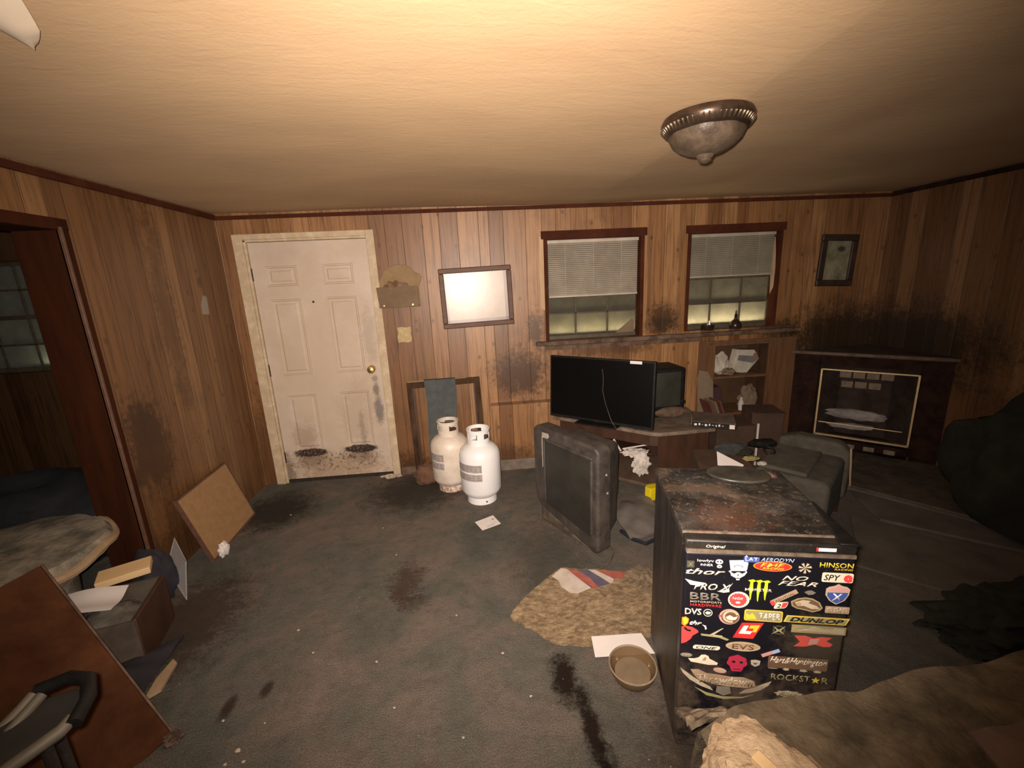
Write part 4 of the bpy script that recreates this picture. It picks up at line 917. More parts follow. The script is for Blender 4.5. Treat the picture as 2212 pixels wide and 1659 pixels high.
cpr('blue_stripe', [(.475, 2.11), (.545, 2.095), (.60, 2.02), (.635, 1.965), (.565, 1.95), (.535, 2.03)], m_bluep)
cpr('white_stripe', [(.545, 2.095), (.585, 2.088), (.665, 2.0), (.655, 1.975), (.635, 1.965), (.60, 2.02)], m_whp)
cpr('red_band', [(.585, 2.088), (.70, 2.06), (.80, 2.03), (.79, 2.005), (.72, 2.0), (.665, 2.0)], m_red)
pap = flatpoly('white_sheet', [(.437, 1.627), (.672, 1.615), (.69, 1.50), (.424, 1.515)], .0015, m_paper, 'clean white sheet of paper beside the smoky glass bowl', 'paper', .0175)
bo = thing('glass_bowl', 'smoky tan glass bowl on the carpet against the left side of the fridge', 'bowl', (.552, 1.405, .0185))
m = MB(); m.lathe([(0, 0), (.062, 0), (.078, .008), (.090, .032), (.096, .052), (.097, .060), (.092, .060), (.084, .032), (.07, .013), (0, .009)], 40); obj('bowl_body', m, m_glassamber, bo, smooth=True)
m = MB(); m.lathe([(0, .0125), (.066, .0135), (.072, .022), (0, .024)], 32); obj('residue', m, m_dust, bo, smooth=True)
m = MB(); m.tube([(.0945 * math.cos(a), .0945 * math.sin(a), .060) for a in [2 * math.pi * k / 40 for k in range(40)]], .004, 8, closed=True); obj('rim', m, mat('glass_rim', (.22, .165, .11, 1), (.3, .235, .165, 1), 12, .25), bo, smooth=True)

# ------------------------------------------------------------------ mini fridge with stickers
FR = R(-13); fg = thing('mini_fridge', 'black mini fridge covered in stickers with a dusty scratched top', 'fridge', (.59, 1.10, 0), FR)
def fridge_top():
    t = NT('rusty_dusty_fridge_top'); p = t.obj()
    c = t.ramp(t.noise(p, 7, 8, .72, .6), [(.38, (.008, .008, .008, 1)), (.52, (.026, .024, .021, 1)), (.62, (.07, .052, .04, 1)), (.74, (.15, .115, .085, 1))])
    c = t.mix(t.math('MULTIPLY', t.stain(p, (.16, .13, .86), (.15, .12, .1), .7, 9), .6), c, (.12, .055, .034, 1))
    c = t.mix(t.math('MULTIPLY', t.stain(p, (.12, .34, .86), (.14, .05, .1), .8, 12), .6), c, (.11, .07, .042, 1))
    c = t.mix(t.math('MULTIPLY', t.stain(p, (.36, .36, .86), (.10, .07, .1), .6, 12), .8), c, (.02, .02, .014, 1))
    c = t.mix(t.math('MULTIPLY', t.stain(p, (.42, .46, .86), (.03, .03, .1), .5, 12), .8), c, (.36, .2, .17, 1))
    c = t.mix(t.mapr(t.noise(p, 55, 6, .8), .56, .66, 0, .85), c, (.22, .18, .14, 1))
    c = t.mix(t.mapr(t.noise(p, 60, 4, .7), .60, .7, 0, .7), c, (.012, .01, .01, 1))
    t.col(c); t.rough(t.mapr(t.noise(p, 9, 5), .4, .6, .35, .8)); t.bump(t.noise(p, 80, 5, .7), .3, .004); return t.m
def fridge_side():
    t = NT('grimy_black_enamel'); p = t.obj(); s = t.n('ShaderNodeSeparateXYZ'); t.l(p, s.inputs[0])
    c = t.ramp(t.noise(t.scale(p, (1, 2.2, .7)), 6, 7, .68), [(.40, (.007, .006, .006, 1)), (.57, (.022, .019, .016, 1)), (.74, (.06, .048, .036, 1))])
    c = t.mix(t.mapr(t.noise(p, 70, 5, .7), .64, .72, 0, .6), c, (.22, .17, .12, 1))
    low = t.math('MULTIPLY', t.mapr(s.outputs['Z'], .05, .5, 1, 0), t.mapr(t.noise(p, 7, 5), .35, .65))
    c = t.mix(t.math('MULTIPLY', low, .8), c, (.11, .075, .05, 1)); t.col(c); t.rough(.5); t.bump(t.noise(p, 50, 5, .7), .25, .004); return t.m
m_ftop = fridge_top(); m_fside = fridge_side()
def dusty(name, c, rough=.45, dust=1.0, spec=.5):
    """sticker or enamel colour under the brown dust that has settled on the lower door"""
    c = tuple(min(.92, v * 1.3) for v in c[:3]) + (1,)
    t = NT(name); p = t.pos(); s = t.n('ShaderNodeSeparateXYZ'); t.l(p, s.inputs[0])
    low = t.math('MULTIPLY', t.mapr(s.outputs['Z'], .30, .50, 1, 0), t.mapr(t.noise(p, 11, 6, .7), .36, .62))
    patch = t.stain(p, (1.0, 1.0, .52), (.14, .2, .12), .5, 9)
    sp = t.mapr(t.noise(p, 55, 5, .7), .62, .72, 0, .25)
    cc = t.mix(t.math('MULTIPLY', low, .62 * dust), c, (.17, .125, .085, 1))
    cc = t.mix(t.math('MULTIPLY', patch, .45 * dust), cc, (.15, .115, .07, 1))
    cc = t.mix(t.math('MULTIPLY', sp, dust), cc, (.12, .09, .065, 1))
    t.col(cc); t.rough(rough); t.b.inputs['Specular IOR Level'].default_value = spec; return t.m
m_fdoor = dusty('black_fridge_door', (.006, .006, .010, 1), .4, .8)
FW, FDp, FH = .474, .515, .86
m = MB(); m.bx(.004, FW - .004, .052, FDp, .03, FH - .012); obj('body', m, m_fside, fg, bevel=.008)
m = MB(); m.bx(0, FW, .047, FDp, FH - .03, FH); obj('top_panel', m, m_ftop, fg, bevel=.006)
m = MB(); m.bx(0, FW, .0, .046, .055, .817); door_f = obj('door', m, m_fdoor, fg, bevel=.008, seg=3)
m = MB(); m.bx(0, FW, .001, .043, .826, FH - .002); hd = obj('header', m, m_fside, fg, bevel=.006)
m = MB(); m.bx(.002, FW - .002, -.001, .01, .816, .827); obj('header_edge', m, mat('worn_edge', (.10, .075, .055, 1), (.2, .16, .12, 1), 40, .5), fg)
m = MB(); m.bx(.0, FW, .043, .048, FH - .006, FH + .001); obj('seam', m, mat('worn_seam', (.10, .07, .055, 1), (.22, .165, .125, 1), 40, .6), fg)
m = MB(); m.prism([(.425, .0), (FW + .003, -.004), (FW + .003, .26), (.462, .20)], FH - .004, FH + .005); obj('hinge_cover', m, m_blkpl, fg, bevel=.004)
for x in (.04, FW - .04):
    for y in (.08, FDp - .05):
        m = MB(); m.cyl((x, y, 0), (x, y, .035), .014, seg=12); obj('foot', m, m_blkpl, fg)
c_cream = dusty('sticker_cream', (.72, .64, .50, 1)); c_white = dusty('sticker_white', (.80, .76, .70, 1)); c_black = dusty('sticker_black', (.008, .008, .008, 1), dust=.6)
c_yel = dusty('sticker_yellow', (.72, .52, .04, 1)); c_or = dusty('sticker_orange', (.80, .22, .015, 1)); c_red = dusty('sticker_red', (.62, .03, .03, 1)); c_bred = dusty('sticker_bright_red', (.80, .06, .06, 1))
c_crim = dusty('sticker_crimson', (.40, .02, .06, 1)); c_grey = dusty('sticker_grey', (.17, .155, .125, 1)); c_green = dusty('sticker_green', (.42, .55, .02, 1)); c_blue = dusty('sticker_blue', (.05, .09, .34, 1)); c_lblue = dusty('sticker_light_blue', (.35, .45, .70, 1))
c_pink = dusty('sticker_pink', (.55, .30, .28, 1)); c_olive = dusty('sticker_olive', (.30, .27, .13, 1)); c_tan = dusty('sticker_tan', (.36, .26, .17, 1)); c_dkolive = dusty('sticker_dark_olive', (.055, .055, .035, 1)); c_pale = dusty('sticker_pale', (.45, .39, .28, 1)); c_brown = dusty('sticker_brown', (.14, .08, .05, 1))
VS = Matrix(((1, 0, 0, 0), (0, 0, -1, 0), (0, 1, 0, 0), (0, 0, 0, 1)))   # (u, height, out) on the door front

def text_bm(m, body, u, v, w, h, lay, shear=0, off=0, rot=0):
    cu = bpy.data.curves.new('t', 'FONT'); cu.body = body; cu.size = 1; cu.extrude = .0; cu.offset = off; cu.shear = shear; cu.resolution_u = 2; cu.align_x = 'LEFT'
    o = bpy.data.objects.new('t', cu); COL.objects.link(o); dg = bpy.context.evaluated_depsgraph_get()
    me = bpy.data.meshes.new_from_object(o.evaluated_get(dg)); bpy.data.objects.remove(o); bpy.data.curves.remove(cu)
    xs = [q.co.x for q in me.vertices]; ys = [q.co.y for q in me.vertices]
    x0, x1, y0, y1 = min(xs), max(xs), min(ys), max(ys); k0 = len(m.bm.verts)
    m.bm.from_mesh(me); bpy.data.meshes.remove(me); m.bm.verts.ensure_lookup_table(); vs = m.bm.verts[k0:]
    cr, sr = math.cos(rot), math.sin(rot)
    for q in vs:
        a = ((q.co.x - x0) / (x1 - x0) - .5) * w; b = ((q.co.y - y0) / (y1 - y0) - .5) * h
        q.co = VS @ Vector((u + a * cr - b * sr, v + a * sr + b * cr, lay))
    ed = set(); fs = {f for q in vs for f in q.link_faces}
    r = bmesh.ops.extrude_face_region(m.bm, geom=list(fs)); nv = [g for g in r['geom'] if isinstance(g, bmesh.types.BMVert)]
    bmesh.ops.translate(m.bm, verts=nv, vec=(0, -.0004, 0)); m._fin([], None)
class ST:
    """one sticker: layers of shapes, each its own colour"""
    def __init__(s, label=None, parent=None, base=0.0): s.m = MB(); s.mats = []; s.label = label; s.k = 0; s.parent = parent or door_f; s.base = base
    def _c(s, c):
        if c not in s.mats: s.mats.append(c)
        s.m.mi = s.mats.index(c); s.k += 1; return .0006 + s.base + .0005 * s.k
    def poly(s, pts, c):
        z = s._c(c); s.m.prism(pts, z - .0005, z, VS); return s
    def ell(s, u, v, w, h, c, n=28, rot=0, wob=0, fr=9, a0=0, a1=2 * math.pi):
        pts = []
        for i in range(n):
            a = a0 + (a1 - a0) * i / (n if a1 - a0 > 6.2 else n - 1); k = 1 + wob * math.sin(a * fr + u * 90)
            x, y = w / 2 * math.cos(a) * k, h / 2 * math.sin(a) * k
            pts.append((u + x * math.cos(rot) - y * math.sin(rot), v + x * math.sin(rot) + y * math.cos(rot)))
        return s.poly(pts, c)
    def ring(s, u, v, w, h, th, c, a0=0, a1=360):
        z = s._c(c); n = 30; pts = []
        A = [R(a0 + (a1 - a0) * i / n) for i in range(n + 1)]
        for i in range(n):
            q = [(u + (w / 2 - d) * math.cos(a), v + (h / 2 - d) * math.sin(a)) for a, d in ((A[i], 0), (A[i + 1], 0), (A[i + 1], th), (A[i], th))]
            s.m.prism(q, z - .0005, z, VS)
        return s
    def rect(s, u, v, w, h, c, r=0, rot=0, sh=0):
        pts = []
        if r:
            for sx, sy, a in ((1, 1, 0), (-1, 1, 90), (-1, -1, 180), (1, -1, 270)):
                for q in (0, 30, 60, 90): pts.append((sx * (w / 2 - r) + r * math.cos(R(a + q)), sy * (h / 2 - r) + r * math.sin(R(a + q))))
        else: pts = [(-w / 2, -h / 2), (w / 2, -h / 2), (w / 2, h / 2), (-w / 2, h / 2)]
        pts = [(x + sh * y, y) for x, y in pts]
        return s.poly([(u + x * math.cos(rot) - y * math.sin(rot), v + x * math.sin(rot) + y * math.cos(rot)) for x, y in pts], c)
    def txt(s, b, u, v, w, h, c, shear=0, off=.0, rot=0):
        z = s._c(c); text_bm(s.m, b, u, v, w, h, z, shear, off, rot); return s
    def star(s, u, v, r, c, n=5, k=.42):
        return s.poly([(u + (r if i % 2 == 0 else r * k) * math.sin(math.pi * i / n), v + (r if i % 2 == 0 else r * k) * math.cos(math.pi * i / n)) for i in range(2 * n)], c)
    def done(s):
        o = obj('sticker', s.m, s.mats, s.parent)
        if s.label: o['label'] = s.label
        return o
B = .008
# header strip
ST('cream lettering on the header', hd).txt('Original', .086, .838, .055, .013, c_cream, .2, .012).done()
ST('small white label with a red end', hd).rect(.390, .843, .053, .011, c_white).rect(.366, .843, .006, .011, c_red).done()
# first rows
ST('blue and white lettering').poly([(.168, .806), (.175, .8145), (.182, .806)], c_lblue).rect(.19, .8, .044, .017, c_blue).txt('LAT', .19, .802, .036, .012, c_white, 0, B).txt('AERODYN', .261, .803, .093, .013, c_lblue, .3, B).done()
ST('small grey square').rect(.017, .775, .022, .024, c_dkolive).txt('X', .017, .775, .014, .014, c_grey).done()
ST('cream lettering with small round skull').txt('lowlyv', .060, .788, .048, .012, c_white, 0, B).txt('INNER', .064, .775, .036, .008, c_white, 0, B).ell(.099, .788, .022, .017, c_cream).ell(.095, .789, .005, .005, c_black).ell(.103, .789, .005, .005, c_black).ell(.100, .773, .015, .011, c_cream).ell(.100, .773, .006, .003, c_black).done()
s = ST('white skull wearing a cap')
s.poly([(.128, .794), (.172, .797), (.182, .788), (.180, .765), (.176, .760), (.134, .758), (.131, .775)], c_white).poly([(.128, .757), (.134, .750), (.136, .742), (.150, .734), (.152, .727), (.160, .727), (.162, .735), (.174, .744), (.181, .757), (.176, .762), (.134, .760)], c_white)
s.ell(.155, .774, .026, .010, c_black).ell(.155, .774, .022, .007, c_white).poly([(.134, .759), (.176, .761), (.174, .756), (.166, .751), (.158, .756), (.152, .756), (.144, .750), (.136, .754)], c_black).poly([(.152, .744), (.158, .744), (.155, .750)], c_black).ell(.155, .735, .012, .003, c_black).done()
ST('orange and red oval').ell(.250, .780, .108, .034, c_or).ell(.250, .780, .100, .029, c_red).txt('FMF', .250, .784, .070, .014, c_yel, .3, .014).txt('RACING', .252, .7735, .06, .007, c_yel, .3, B).done()
s = ST('grey pinwheel')
for k in range(7): a = k * 2 * math.pi / 7; s.poly([(.339, .780), (.339 + .019 * math.cos(a), .780 + .017 * math.sin(a)), (.339 + .018 * math.cos(a + .45), .780 + .0165 * math.sin(a + .45))], c_pale)
s.done()
ST('yellow lettering').txt('HINSON', .423, .793, .09, .017, c_yel, 0, .014).txt('RACING', .443, .780, .05, .006, c_yel, .2, B).done()
ST('cream lettering').txt('thor', .062, .751, .115, .021, c_cream, .35, .014).done()
s = ST('white plate with black lettering and red flower'); s.rect(.430, .752, .084, .032, c_cream, .005).txt('SPY', .415, .752, .044, .020, c_black, .2, .012)
for k in range(8): a = k * math.pi / 4; s.ell(.457 + .007 * math.cos(a), .752 + .007 * math.sin(a), .011, .011, c_bred, 10)
s.done()
ST('cream lettering').poly([(.003, .722), (.03, .715), (.065, .710), (.05, .700), (.02, .702)], c_cream).txt('PRO X', .085, .698, .11, .024, c_cream, .3, .014).poly([(.10, .684), (.128, .692), (.140, .712), (.143, .716), (.133, .698), (.135, .684), (.118, .680)], c_cream).done()
s = ST('green clawed M')
for x, d in ((.197, -.002), (.218, -.006), (.238, .0)):
    s.poly([(x - .011, .728), (x - .004, .722), (x - .006, .70), (x - .004, .68), (x - .002, .664 + d), (x + .001, .66 + d), (x + .002, .68), (x + .005, .70), (x + .004, .722), (x + .012, .727), (x + .004, .732)], c_green)
s.txt('MONSTER', .217, .697, .076, .010, c_cream, 0, B).done()
ST('cream lettering').txt('NO', .316, .743, .072, .016, c_cream, .4, .014).txt('FEAR', .325, .725, .110, .015, c_cream, .4, .014).done()
ST('interstate shield with an X').poly([(.404, .713), (.412, .720), (.426, .724), (.436, .731), (.446, .725), (.460, .722), (.469, .714), (.467, .695), (.458, .675), (.436, .660), (.416, .673), (.404, .692)], c_pale).poly([(.407, .711), (.416, .716), (.428, .719), (.436, .726), (.444, .720), (.458, .717), (.465, .711), (.464, .705), (.408, .703)], c_pink).poly([(.408, .701), (.464, .703), (.462, .692), (.454, .677), (.436, .664), (.419, .675), (.409, .689)], c_blue).txt('X', .436, .687, .028, .024, c_white, 0, .014).done()
ST('grey block lettering over a red row').txt('BBR', .067, .662, .093, .026, c_grey, 0, .014).txt('MOTORSPORTS', .069, .642, .093, .007, c_pale, 0, B).txt('HARDWARE', .069, .630, .093, .010, c_red, 0, .014).done()
s = ST('round red and cream badge'); s.ell(.164, .657, .062, .058, c_cream, 36).ell(.162, .657, .050, .046, c_bred, 44, wob=.07, fr=16).txt('NGK', .162, .662, .032, .009, c_white, 0, .014).ell(.162, .648, .014, .007, c_white).done()
ST('slanted tan strip with red end').rect(.292, .676, .082, .015, c_tan, 0, R(34)).rect(.262, .652, .012, .015, c_bred, 0, R(34)).txt('RENTHAL', .294, .677, .06, .008, c_brown, 0, B, R(34)).done()
ST('small cream and red badge').rect(.286, .646, .036, .022, c_cream, .006, R(8), .5).poly([(.290, .655), (.306, .658), (.298, .640), (.286, .637)], c_bred).txt('2', .279, .645, .012, .014, c_black, .2, .014).done()
ST('cream winged emblem').poly([(.312, .662), (.330, .674), (.352, .679), (.372, .676), (.392, .664), (.402, .645), (.396, .636), (.376, .628), (.352, .634), (.330, .638), (.316, .646)], c_olive).poly([(.316, .660), (.334, .671), (.352, .675), (.370, .672), (.388, .662), (.397, .646), (.392, .640), (.376, .632), (.352, .638), (.330, .642), (.319, .649)], c_brown).poly([(.322, .660), (.345, .670), (.366, .668), (.36, .66), (.384, .652), (.394, .642), (.372, .640), (.348, .650), (.335, .648)], c_pale).ell(.334, .655, .014, .014, c_tan).done()
ST('small dark emblem').poly([(.346, .697), (.356, .703), (.366, .704), (.378, .697), (.370, .690), (.358, .688)], c_grey).done()
ST('pale lettered plate').rect(.442, .641, .066, .024, c_tan, .003).txt('OGIO', .442, .641, .058, .017, c_pale, 0, .012).done()
s = ST('cream lettering with a ringed emblem'); s.txt('DVS', .033, .604, .05, .024, c_cream, 0, .022).ring(.077, .603, .027, .027, .002, c_cream).poly([(.068, .603), (.075, .609), (.086, .606), (.083, .599), (.074, .597)], c_cream).done()
s = ST('round cream badge with a dragon'); s.ell(.141, .593, .060, .056, c_pink, 36).ell(.143, .593, .052, .050, c_brown, 36).ring(.145, .595, .048, .046, .007, c_pale, 20, 290).poly([(.13, .592), (.142, .60), (.155, .593), (.166, .598), (.160, .585), (.148, .582), (.136, .584)], c_cream).poly([(.106, .595), (.118, .600), (.118, .592)], c_bred).done()
ST('yellow plate with lettering').rect(.239, .604, .110, .040, c_yel, .006).rect(.239, .604, .104, .034, c_olive, .005).poly([(.188, .612), (.20, .604), (.206, .613), (.214, .604), (.22, .592), (.19, .590)], c_yel).txt('TAPER', .257, .604, .062, .024, c_white, 0, .012).done()
ST('yellow plate with black lettering').rect(.389, .600, .174, .024, c_yel, 0, 0, .35).rect(.389, .600, .166, .018, c_olive, 0, 0, .35).txt('DUNLOP', .389, .600, .15, .017, c_black, .3, .04).done()
ST('small orange shield').poly([(.0, .580), (.012, .584), (.022, .576), (.02, .560), (.010, .548), (.0, .554)], c_or).poly([(.002, .577), (.012, .58), (.019, .574), (.017, .561), (.008, .552)], c_yel).done()
ST('small white lettering').txt('thr', .043, .562, .038, .017, c_white, .35, .04).poly([(.062, .558), (.074, .554), (.077, .542), (.072, .540), (.070, .550)], c_white).done()
ST('bright red splash shape').poly([(.0, .545), (.014, .549), (.034, .545), (.05, .535), (.053, .528), (.044, .520), (.036, .514), (.030, .500), (.016, .486), (.002, .480)], c_bred).poly([(.01, .546), (.020, .536), (.028, .536), (.03, .528), (.018, .530), (.008, .538)], c_black).done()
ST('cream and yellow script strokes').poly([(.060, .523), (.12, .520), (.146, .508), (.14, .503), (.115, .512), (.062, .516)], c_olive).poly([(.085, .52), (.122, .548), (.127, .549), (.100, .523)], c_pale).poly([(.098, .523), (.125, .521), (.124, .517), (.1, .518)], c_pale).done()
ST('red slanted badge with white and yellow corners').poly([(.180, .574), (.243, .578), (.216, .517), (.156, .517)], c_red).poly([(.186, .564), (.2, .565), (.192, .545), (.212, .545), (.206, .534), (.172, .534)], c_white).poly([(.205, .567), (.232, .569), (.222, .543), (.211, .543), (.216, .556), (.201, .556)], c_yel).done()
ST('long pale strip').rect(.399, .566, .152, .028, c_olive).poly([(.34, .560), (.37, .568), (.385, .577), (.40, .575), (.412, .57), (.44, .57), (.44, .558)], c_pale).rect(.455, .566, .03, .02, c_pale).done()
ST('faint olive emblem').ring(.288, .556, .036, .034, .005, c_dkolive).poly([(.27, .57), (.288, .558), (.306, .572), (.294, .555), (.306, .54), (.288, .552), (.268, .54), (.282, .555)], c_olive).done()
ST('red winged X').poly([(.334, .540), (.365, .542), (.389, .534), (.41, .541), (.440, .540), (.425, .527), (.444, .517), (.438, .507), (.418, .505), (.395, .512), (.368, .502), (.335, .500), (.352, .518)], c_bred).poly([(.380, .530), (.405, .534), (.40, .515), (.375, .510)], c_pink).done()
ST('cream lettering').rect(.080, .471, .082, .015, c_cream, .007, 0, .3).txt('ONE', .080, .471, .064, .010, c_black, .3, .014).done()
ST('brown oval').ell(.189, .485, .104, .036, c_tan).txt('EVS', .189, .485, .065, .02, c_brown, 0, .014).ring(.189, .485, .098, .031, .002, c_pale).done()
ST('small faded lettering').ell(.020, .437, .038, .016, c_grey).txt('EVO', .020, .437, .028, .010, c_pale, .2, B).done()
ST('cream cloud shape').poly([(.026, .424), (.045, .425), (.058, .430), (.066, .441), (.078, .443), (.088, .438), (.092, .428), (.104, .422), (.118, .414), (.116, .406), (.09, .404), (.062, .408), (.035, .412)], c_cream).poly([(.07, .42), (.075, .433), (.083, .432), (.08, .42)], c_tan).done()
ST('crimson skull').ell(.176, .423, .060, .054, c_crim, 30, wob=.06, fr=7).poly([(.155, .402), (.196, .402), (.190, .388), (.162, .388)], c_crim).ell(.165, .425, .011, .009, c_black).ell(.188, .425, .011, .009, c_black).rect(.176, .398, .022, .002, c_black).done()
ST('small pale shield').poly([(.216, .435), (.23, .438), (.245, .435), (.243, .419), (.230, .411), (.218, .419)], c_pale).poly([(.222, .427), (.238, .427), (.23, .418)], c_blue).done()
ST('slanted pink and blue strip').rect(.262, .463, .034, .012, c_pink, 0, R(28)).rect(.287, .476, .022, .012, c_lblue, 0, R(28)).done()
ST('cream script lettering on brown').rect(.353, .436, .172, .044, c_brown, .004)  .txt('Hart&Huntington', .353, .441, .166, .032, c_cream, .5, .012).done()
s = ST('row of small cream marks')
for u, w in ((.283, .028), (.322, .018), (.372, .022), (.412, .022)): s.ell(u, .411, w, .009 if w < .025 else .002, c_pale, 14, wob=.15, fr=5)
s.done()
ST('yellow lettering with a star').txt('ROCKST', .338, .379, .115, .024, c_olive, 0, .012).star(.411, .377, .013, c_yel).txt('R', .438, .378, .020, .024, c_olive, 0, .012).done()
ST('small pink oval').ell(.126, .386, .041, .020, c_pink, rot=-.15).ell(.126, .386, .026, .011, c_pale, rot=-.15).done()
s = ST('large winged emblem with gothic lettering')
s.poly([(.003, .385), (.012, .365), (.035, .340), (.07, .318), (.11, .303), (.10, .318), (.07, .335), (.045, .352), (.02, .372)], c_pale).poly([(.284, .360), (.276, .342), (.255, .322), (.225, .308), (.19, .300), (.205, .316), (.235, .330), (.258, .345)], c_pale)
s.poly([(.035, .382), (.06, .385), (.085, .372), (.12, .370), (.16, .365), (.20, .367), (.232, .355), (.238, .335), (.21, .325), (.15, .326), (.10, .332), (.06, .345), (.048, .36)], c_tan)
s.txt('Throwdown', .142, .349, .17, .032, c_pale, 0, .012).poly([(.12, .325), (.16, .325), (.165, .30), (.142, .288), (.118, .30)], c_grey).poly([(.05, .315), (.09, .296), (.14, .285), (.20, .29), (.235, .303), (.2, .285), (.145, .275), (.09, .284)], c_olive).done()
ST('cream script emblem near the bottom').ell(.339, .315, .080, .024, c_pale, 30, wob=.12, fr=9).txt('Ride', .335, .315, .05, .014, c_olive, .3, .02).done()
m = MB(); m.prism([(.115 * math.cos(q * .2094), .072 * math.sin(q * .2094)) for q in range(30)], 0, .012)
tag(obj('cloudy_film', m, mat('dusty_plastic_lid', (.02, .02, .017, 1), (.06, .055, .045, 1), 9, .35), loc=(.985, 1.465, .8615), rot=(0, 0, -.35), bevel=.004), 'flat dark dusty plastic lid lying on the back of the fridge top', 'lid')

# ------------------------------------------------------------------ foreground right: couch, blanket, fleece, rag
cz = thing('couch', 'low couch under the grimy brown blanket in the lower right corner', 'couch', (1.25, .40, 0), R(4))
m = MB(); m.bx(-.62, .95, -.42, .40, .05, .36); obj('couch_base', m, m_blanket, cz, bevel=.04, seg=3)
m = MB()
for x, y in ((-.55, -.35), (-.55, .33), (.88, -.35), (.88, .33)): m.bx(x - .03, x + .03, y - .03, y + .03, 0, .06)
obj('feet', m, m_dkwood, cz)
def blanket_z(x, y):
    return .435 + .022 * noise.noise(Vector((x * 4.2, y * 4.2, 0))) + .012 * noise.noise(Vector((x * 13, y * 13, 5))) + .05 * max(0, min(1, (x - 1.2) * 1.2)) * .5
m = MB()
def bl(u, v):
    x = .56 + 1.75 * u; yb = .915 + .075 * u + .02 * noise.noise(Vector((u * 9, 0, 2)))
    y = -.15 + (yb + .15) * min(1, v / .82)
    z = blanket_z(x, y)
    if v > .82:
        k = (v - .82) / .18; y = yb + .05 * k ; z -= .30 * k ** 1.2
    edge = min(u / .05, 1); z -= (1 - edge) * .07
    return (x, y, z)
m.sheet(90, 60, bl, .012); tag(obj('brown_blanket', m, m_blanket, smooth=True), 'grimy brown blanket spread over the couch in the lower right corner', 'blanket')
m = MB()
def pk(u, v): x = 1.17 + .5 * u + .04 * v; y = .60 + .17 * v + .02 * u; return (x, y, blanket_z(x, y) + .010 + .035 * math.sin(u * math.pi) * math.sin(v * math.pi))
m.sheet(20, 14, pk, .012); tag(obj('pink_cloth', m, m_blanket2, smooth=True), 'dull pinkish cloth lying on the right of the brown blanket', 'cloth')
# cream fleece cushion with a stick of wood
m = MB()
r_ = bmesh.ops.create_grid(m.bm, x_segments=60, y_segments=60, size=1)['verts']; m.bm.clear()
m.blob((0, 0, 0), (.16, .275, .085), 5, .12, 2.2, 17, flat=-.06, rough=.07, rfr=9)
for v in m.bm.verts:
    if v.co.z > -.055:
        n1 = noise.noise(v.co * 42); v.co += v.co.normalized() * (.006 * n1 + .004 * noise.noise(v.co * 95))
tag(obj('fleece_cushion', m, m_fleece, loc=(.595, .545, .492), rot=(0, 0, R(3)), smooth=True), 'lumpy cream fleece cushion at the bottom edge in front of the fridge', 'cushion')
m = MB(); m.bx(-.014, .014, -.16, .10, -.009, .009); tag(obj('wood_stick', m, m_wood, loc=(.60, .60, .580), rot=(R(3), 0, R(26)), bevel=.002), 'pale square stick of wood lying on the cream fleece cushion', 'wood')
m = MB()
def rg(u, v):
    x = .535 + .33 * u + .02 * v; y = .925 + .125 * v; e = math.sin(min(1, u * 1.1) * math.pi) ** .5 if u < .9 else .4
    return (x, y - .075 * u, .375 + .05 * (1 - v) * e - .09 * v + .03 * noise.noise(Vector((u * 6, v * 6, 2))))
m.sheet(30, 18, rg, .014); tag(obj('mouldy_rag', m, m_moldrag, smooth=True), 'mouldy cream and brown rag bunched against the lower front of the fridge', 'rag')

# ------------------------------------------------------------------ left: leaning picture back, ottoman, crate and wood
A_, B_, C_ = Vector((-1.765, 2.545, .004)), Vector((-1.815, 3.10, .02)), Vector((-1.925, 2.45, .42))
# square backing board resting on one corner
cor = Vector((-1.772, 2.545, .012)); px_ = (Vector((-1.806, 3.13, .012)) - cor); q1 = Vector((-1.905, 2.50, .46)) - cor
px_.normalize(); nn = px_.cross(q1).normalized(); qq = nn.cross(px_).normalized()
bdm = Matrix((( px_.x, qq.x, nn.x, cor.x), (px_.y, qq.y, nn.y, cor.y), (px_.z, qq.z, nn.z, cor.z), (0, 0, 0, 1)))
bd = thing('square_board', 'square tan hardboard panel with a dark edge, leaning on the left wall near the corner', 'board'); bd.matrix_world = bdm
bd.location = cor; bd.rotation_euler = bdm.to_euler()
m = MB(); m.bx(.0, .575, .0, .44, -.004, .004); obj('face', m, mat('hardboard_face', (.285, .165, .072, 1), (.34, .205, .095, 1), 22, .75, bump=.3, bsc=120), bd)
m = MB()
for a, b, c, d in ((0, .575, -.012, 0), (0, .575, .44, .452), (-.012, 0, -.012, .452), (.575, .587, -.012, .452)): m.bx(a, b, c, d, -.014, .006)
obj('edge_frame', m, m_frame, bd)
m = MB(); m.blob((-1.735, 2.60, .045), (.028, .04, .05), 3, .4, 2.5, 4); tag(obj('white_wad', m, m_paper, smooth=True), 'small white paper wad at the near bottom corner of the leaning square board', 'paper')

ot = thing('ottoman', 'round mouldy grey-tan padded stool at the left edge before the doorway', 'stool', (-2.29, 1.93, 0))
m = MB(); m.lathe([(0, .0), (.20, 0), (.22, .05), (.235, .30), (.32, .40), (.395, .445), (.40, .485), (.38, .515), (.25, .53), (0, .535)], 56, wob=lambda a, z: 1 + .03 * noise.noise(Vector((math.cos(a) * 2, math.sin(a) * 2, z * 4))) )
for v in m.bm.verts: v.co.z += (.012 * noise.noise(v.co * 9) if v.co.z > .3 else 0)
obj('pad', m, m_mold, ot, smooth=True)
m = MB(); m.tube([((.40 * math.cos(a)), .40 * math.sin(a), .468 + .012 * math.sin(a * 7)) for a in [2 * math.pi * k / 60 for k in range(60)]], .022, 8, closed=True); obj('piping', m, m_tan, ot, smooth=True)

